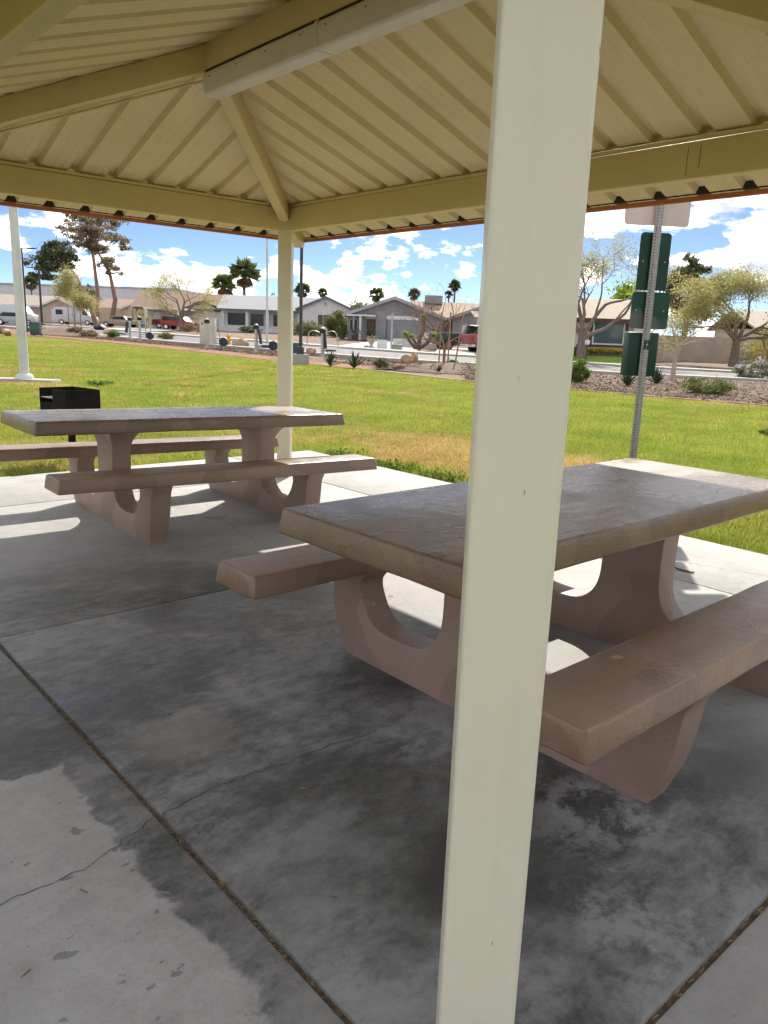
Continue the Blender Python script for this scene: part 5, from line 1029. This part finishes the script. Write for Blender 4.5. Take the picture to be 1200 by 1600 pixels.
for i, dx in enumerate((-.55, .05, .6)):
    o = MB().tube([(-29.9+dx, 75.2, gz(-29.9, 75.2)-.1), (-29.9+dx, 75.2, 3.1)], .05, 6).build('tree_stake', MT['wood_stake']); tag(o, ['left wooden stake of the yellow green staked tree', 'middle wooden stake of the yellow green staked tree', 'right wooden stake of the yellow green staked tree'][i], 'stake', 'stakes of the left staked tree')
tree('pale_tree', (-45, 78), 'pale olive tree cut by the left edge of the picture', GT, 14, 2.0, .16, 4, 'leaf_sage', 4200, .22, 'bark_grey', .7, .78, (2, 3), (0, 0, 1), .02, None, .5)
tree('feathery_tree', (-25.0, 95), 'wide feathery pale tree before the white house', GT, 21, 1.5, .24, 5, 'leaf_yellow_green', 11000, .085, 'bark_grey', .95, .74, (2, 3), (0, 0, 1), .0, [((-1, 0, .55), 2.4, .15), ((1, .1, .6), 2.4, .15), ((-.4, .3, 1), 2.3, .14), ((.4, -.3, 1.0), 2.3, .14), ((-.9, -.4, .9), 2.1, .12), ((.9, .4, 1), 2.0, .12)], .30)
tree('bare_tree', (2.15, 31.2), 'bare reddish staked tree on the mulch mound', GT, 33, .8, .06, 5, None, 0, .1, 'bark_red', .85, .74, (2, 3), (0, 0, 1), .01, [((-.9, 0, .8), .95, .035), ((.8, .2, .9), .95, .035), ((-.2, .3, 1), 1.0, .04), ((.3, -.4, 1), .9, .03), ((1, -.1, .5), .9, .03), ((-1, .1, .45), .9, .03)])
for i, (x0, x1) in enumerate(((1.93, 1.96), (2.28, 2.30), (2.55, 2.80))):
    o = MB().tube([(x0, 30.9, gz(x0, 30.9)-.05), (x1, 30.9, 2.25)], .03, 6).build('tree_stake', MT['wood_stake']); tag(o, ['left wooden stake on the mulch mound', 'middle wooden stake on the mulch mound', 'right leaning wooden stake on the mulch mound'][i], 'stake', 'stakes of the mound tree')
tree('bare_tree', (3.6, 63), 'large bare grey tree in front of the tan roof', GT, 36, 1.2, .18, 5, None, 0, .1, 'bark_brown', .9, .75, (2, 3), (0, 0, 1), .01, [((-1, 0, .7), 1.9, .09), ((1, 0, .8), 1.9, .09), ((-.3, .3, 1), 1.7, .08), ((.5, -.3, 1), 1.7, .08)])
# branching yucca before the grey garage
yt = empty('yucca_tree', (1.85, 53.8, gz(1.85, 53.8)), 0, 'branching yucca with leafy tufts before the grey garage', 'tree', GT)
yp = [([(0, 0, 0), (.15, 0, .7), (.40, 0, 1.3), (.32, 0, 2.15)], .13), ([(-.1, 0, 0), (-.5, 0, .45), (-.85, 0, .95)], .11), ([(.1, 0, 0), (.7, 0, .45), (1.1, 0, .95)], .12), ([(0, -.1, 0), (-.2, -.1, .5), (-.45, -.1, .8)], .10), ([(.05, 0, 0), (.2, .1, .4), (.1, .2, .75)], .10)]
mb = MB(); [mb.tube(p, r, 8) for p, r in yp]; mb.build('trunk', MT['bark_brown'], yt, smooth=True); V = []; T = []
for p, r in yp:
    c = Vector(p[-1])
    for k in range(130):
        d = Vector((random.gauss(0, 1), random.gauss(0, 1), random.gauss(.25, .7))).normalized(); s = d.cross(Vector((.3, .2, 1))).normalized()*.03; V += [tuple(c+s), tuple(c-s), tuple(c+d*random.uniform(.25, .42))]; T.append(random.random())
tris('tufts', V, MT['leaf_bright'], yt, np.array(T))
# palms behind the roofs
for i, (x, y, tp, r, lab) in enumerate(((-23.0, 125, 9.7, 2.7, 'tallest fan palm behind the white house roof'), (-25.4, 122, 7.6, 2.2, 'shorter fan palm left of the tallest palm'), (-15.6, 140, 8.2, 1.7, 'fan palm behind the dark lamp post'), (-13.8, 160, 8.8, 1.2, 'small far palm right of the dark lamp post'), (-2.7, 140, 7.9, 1.6, 'fan palm behind the left slope of the grey house'), (3.85, 140, 8.2, 1.3, 'fan palm behind the ridge of the grey house'), (10.1, 130, 9.3, 1.2, 'thin fan palm left of the near post'), (10.6, 150, 8.9, .9, 'smallest far palm beside the thin palm'), (-85.4, 190, 10.2, 2.2, 'far fan palm beside the lamp posts at left'))):
    palm((x, y), tp, r, lab, 'fan palms behind the houses', i+40, .24 if i < 2 else .16)
tree('dark_tree', (-19.4, 150), 'dark bushy tree far behind the white house', 'trees behind the houses', 51, 2.5, .25, 3, 'leaf_pine', 1600, .5, 'bark_brown', .8, .8, (3, 3), (0, 0, 1), 0, None, .9); tree('dark_tree', (-58, 150), 'dark bushy tree before the commercial building', 'trees behind the houses', 52, 2.5, .25, 3, 'leaf_pine', 1600, .5, 'bark_brown', .8, .8, (3, 3), (0, 0, 1), 0, None, .9); tree('dark_tree', (-46.5, 165), 'dark green tree left of the brown roof', 'trees behind the houses', 53, 2.6, .25, 3, 'leaf_pine', 1600, .5, 'bark_brown', .8, .8, (3, 3), (0, 0, 1), 0, None, .9); tree('dark_tree', (-5.6, 118), 'grey green tree behind the left of the grey house', 'trees behind the houses', 54, 2.0, .2, 3, 'leaf_sage', 1400, .4, 'bark_brown', .8, .8, (3, 3), (0, 0, 1), 0, None, .7)
# right hand trees
tree('spring_tree', (10.9, 45.2), 'large sprawling tree with sparse pale leaves right of the near post', GT, 63, 1.5, .26, 5, 'leaf_yellow_green', 17000, .07, 'bark_grey', .75, .76, (2, 3), (0, 0, 1), .015, [((-.7, .1, 1), 2.2, .15), ((.15, .3, 1.1), 2.4, .15), ((.6, -.1, 1.0), 2.2, .14), ((1.2, -.3, .42), 2.3, .13), ((-.2, -.3, 1.2), 2.2, .13)], .30)
tree('leafy_tree', (21.9, 50.5), 'rounded yellow green street tree at the right', GT, 74, 1.7, .26, 5, 'leaf_yellow_green', 40000, .08, 'bark_grey', .8, .74, (2, 3), (.03, 0, 1), .0, [((-1, 0, .8), 2.0, .15), ((.9, .2, .9), 2.0, .15), ((-.3, .4, 1.1), 1.9, .14), ((.35, -.4, 1.1), 1.9, .14), ((-.9, -.4, .6), 1.8, .11), ((1.1, -.2, .55), 1.8, .12)], .40)
tree('bare_sapling', (10.53, 29.3), 'small bare pale barked sapling behind the sign post', GT, 81, 1.35, .085, 4, None, 0, .1, 'bark_pale', .9, .72, (2, 3), (.04, 0, 1), -.01, [((-.8, 0, .8), .8, .03), ((.9, 0, .5), .85, .03), ((.1, .2, 1), .8, .04), ((.8, -.3, .9), .8, .025), ((-.9, .2, .3), .7, .025)])
tree('bright_tree', (17.2, 62), 'bright yellow green tree behind the cream house roof', 'trees behind the houses', 91, 1.8, .2, 4, 'leaf_bright', 5200, .24, 'bark_brown', .7, .8, (2, 3), (0, 0, 1), .03, None, .6)
clump_tree('conifer', (27.6, 75), 'dark green conifer behind the right hand tree', 'trees behind the houses', 95, [([(0, 0, -.1), (0, 0, 4), (.1, 0, 8.8)], .3)], [(0, 0, 8.6, .6, .6), (-.5, 0, 7.6, 1.0, .6), (.8, 0, 7.8, .9, .5), (-1.3, 0, 6.8, 1.1, .6), (1.4, 0, 6.8, 1.1, .5), (0, 0, 6.4, 1.3, .7), (-1.8, 0, 5.6, 1.1, .6), (1.8, 0, 5.4, 1.2, .6), (0, 0, 4.6, 1.6, .8)], 'leaf_pine', 'bark_brown', .25, 560, .24)
tree('leafy_tree', (33.5, 62), 'pale yellow green tree behind the shuttered house at the right edge', 'trees behind the houses', 97, 1.8, .22, 4, 'leaf_yellow_green', 5200, .16, 'bark_grey', .8, .78, (2, 3), (0, 0, 1), .0, None, .5)
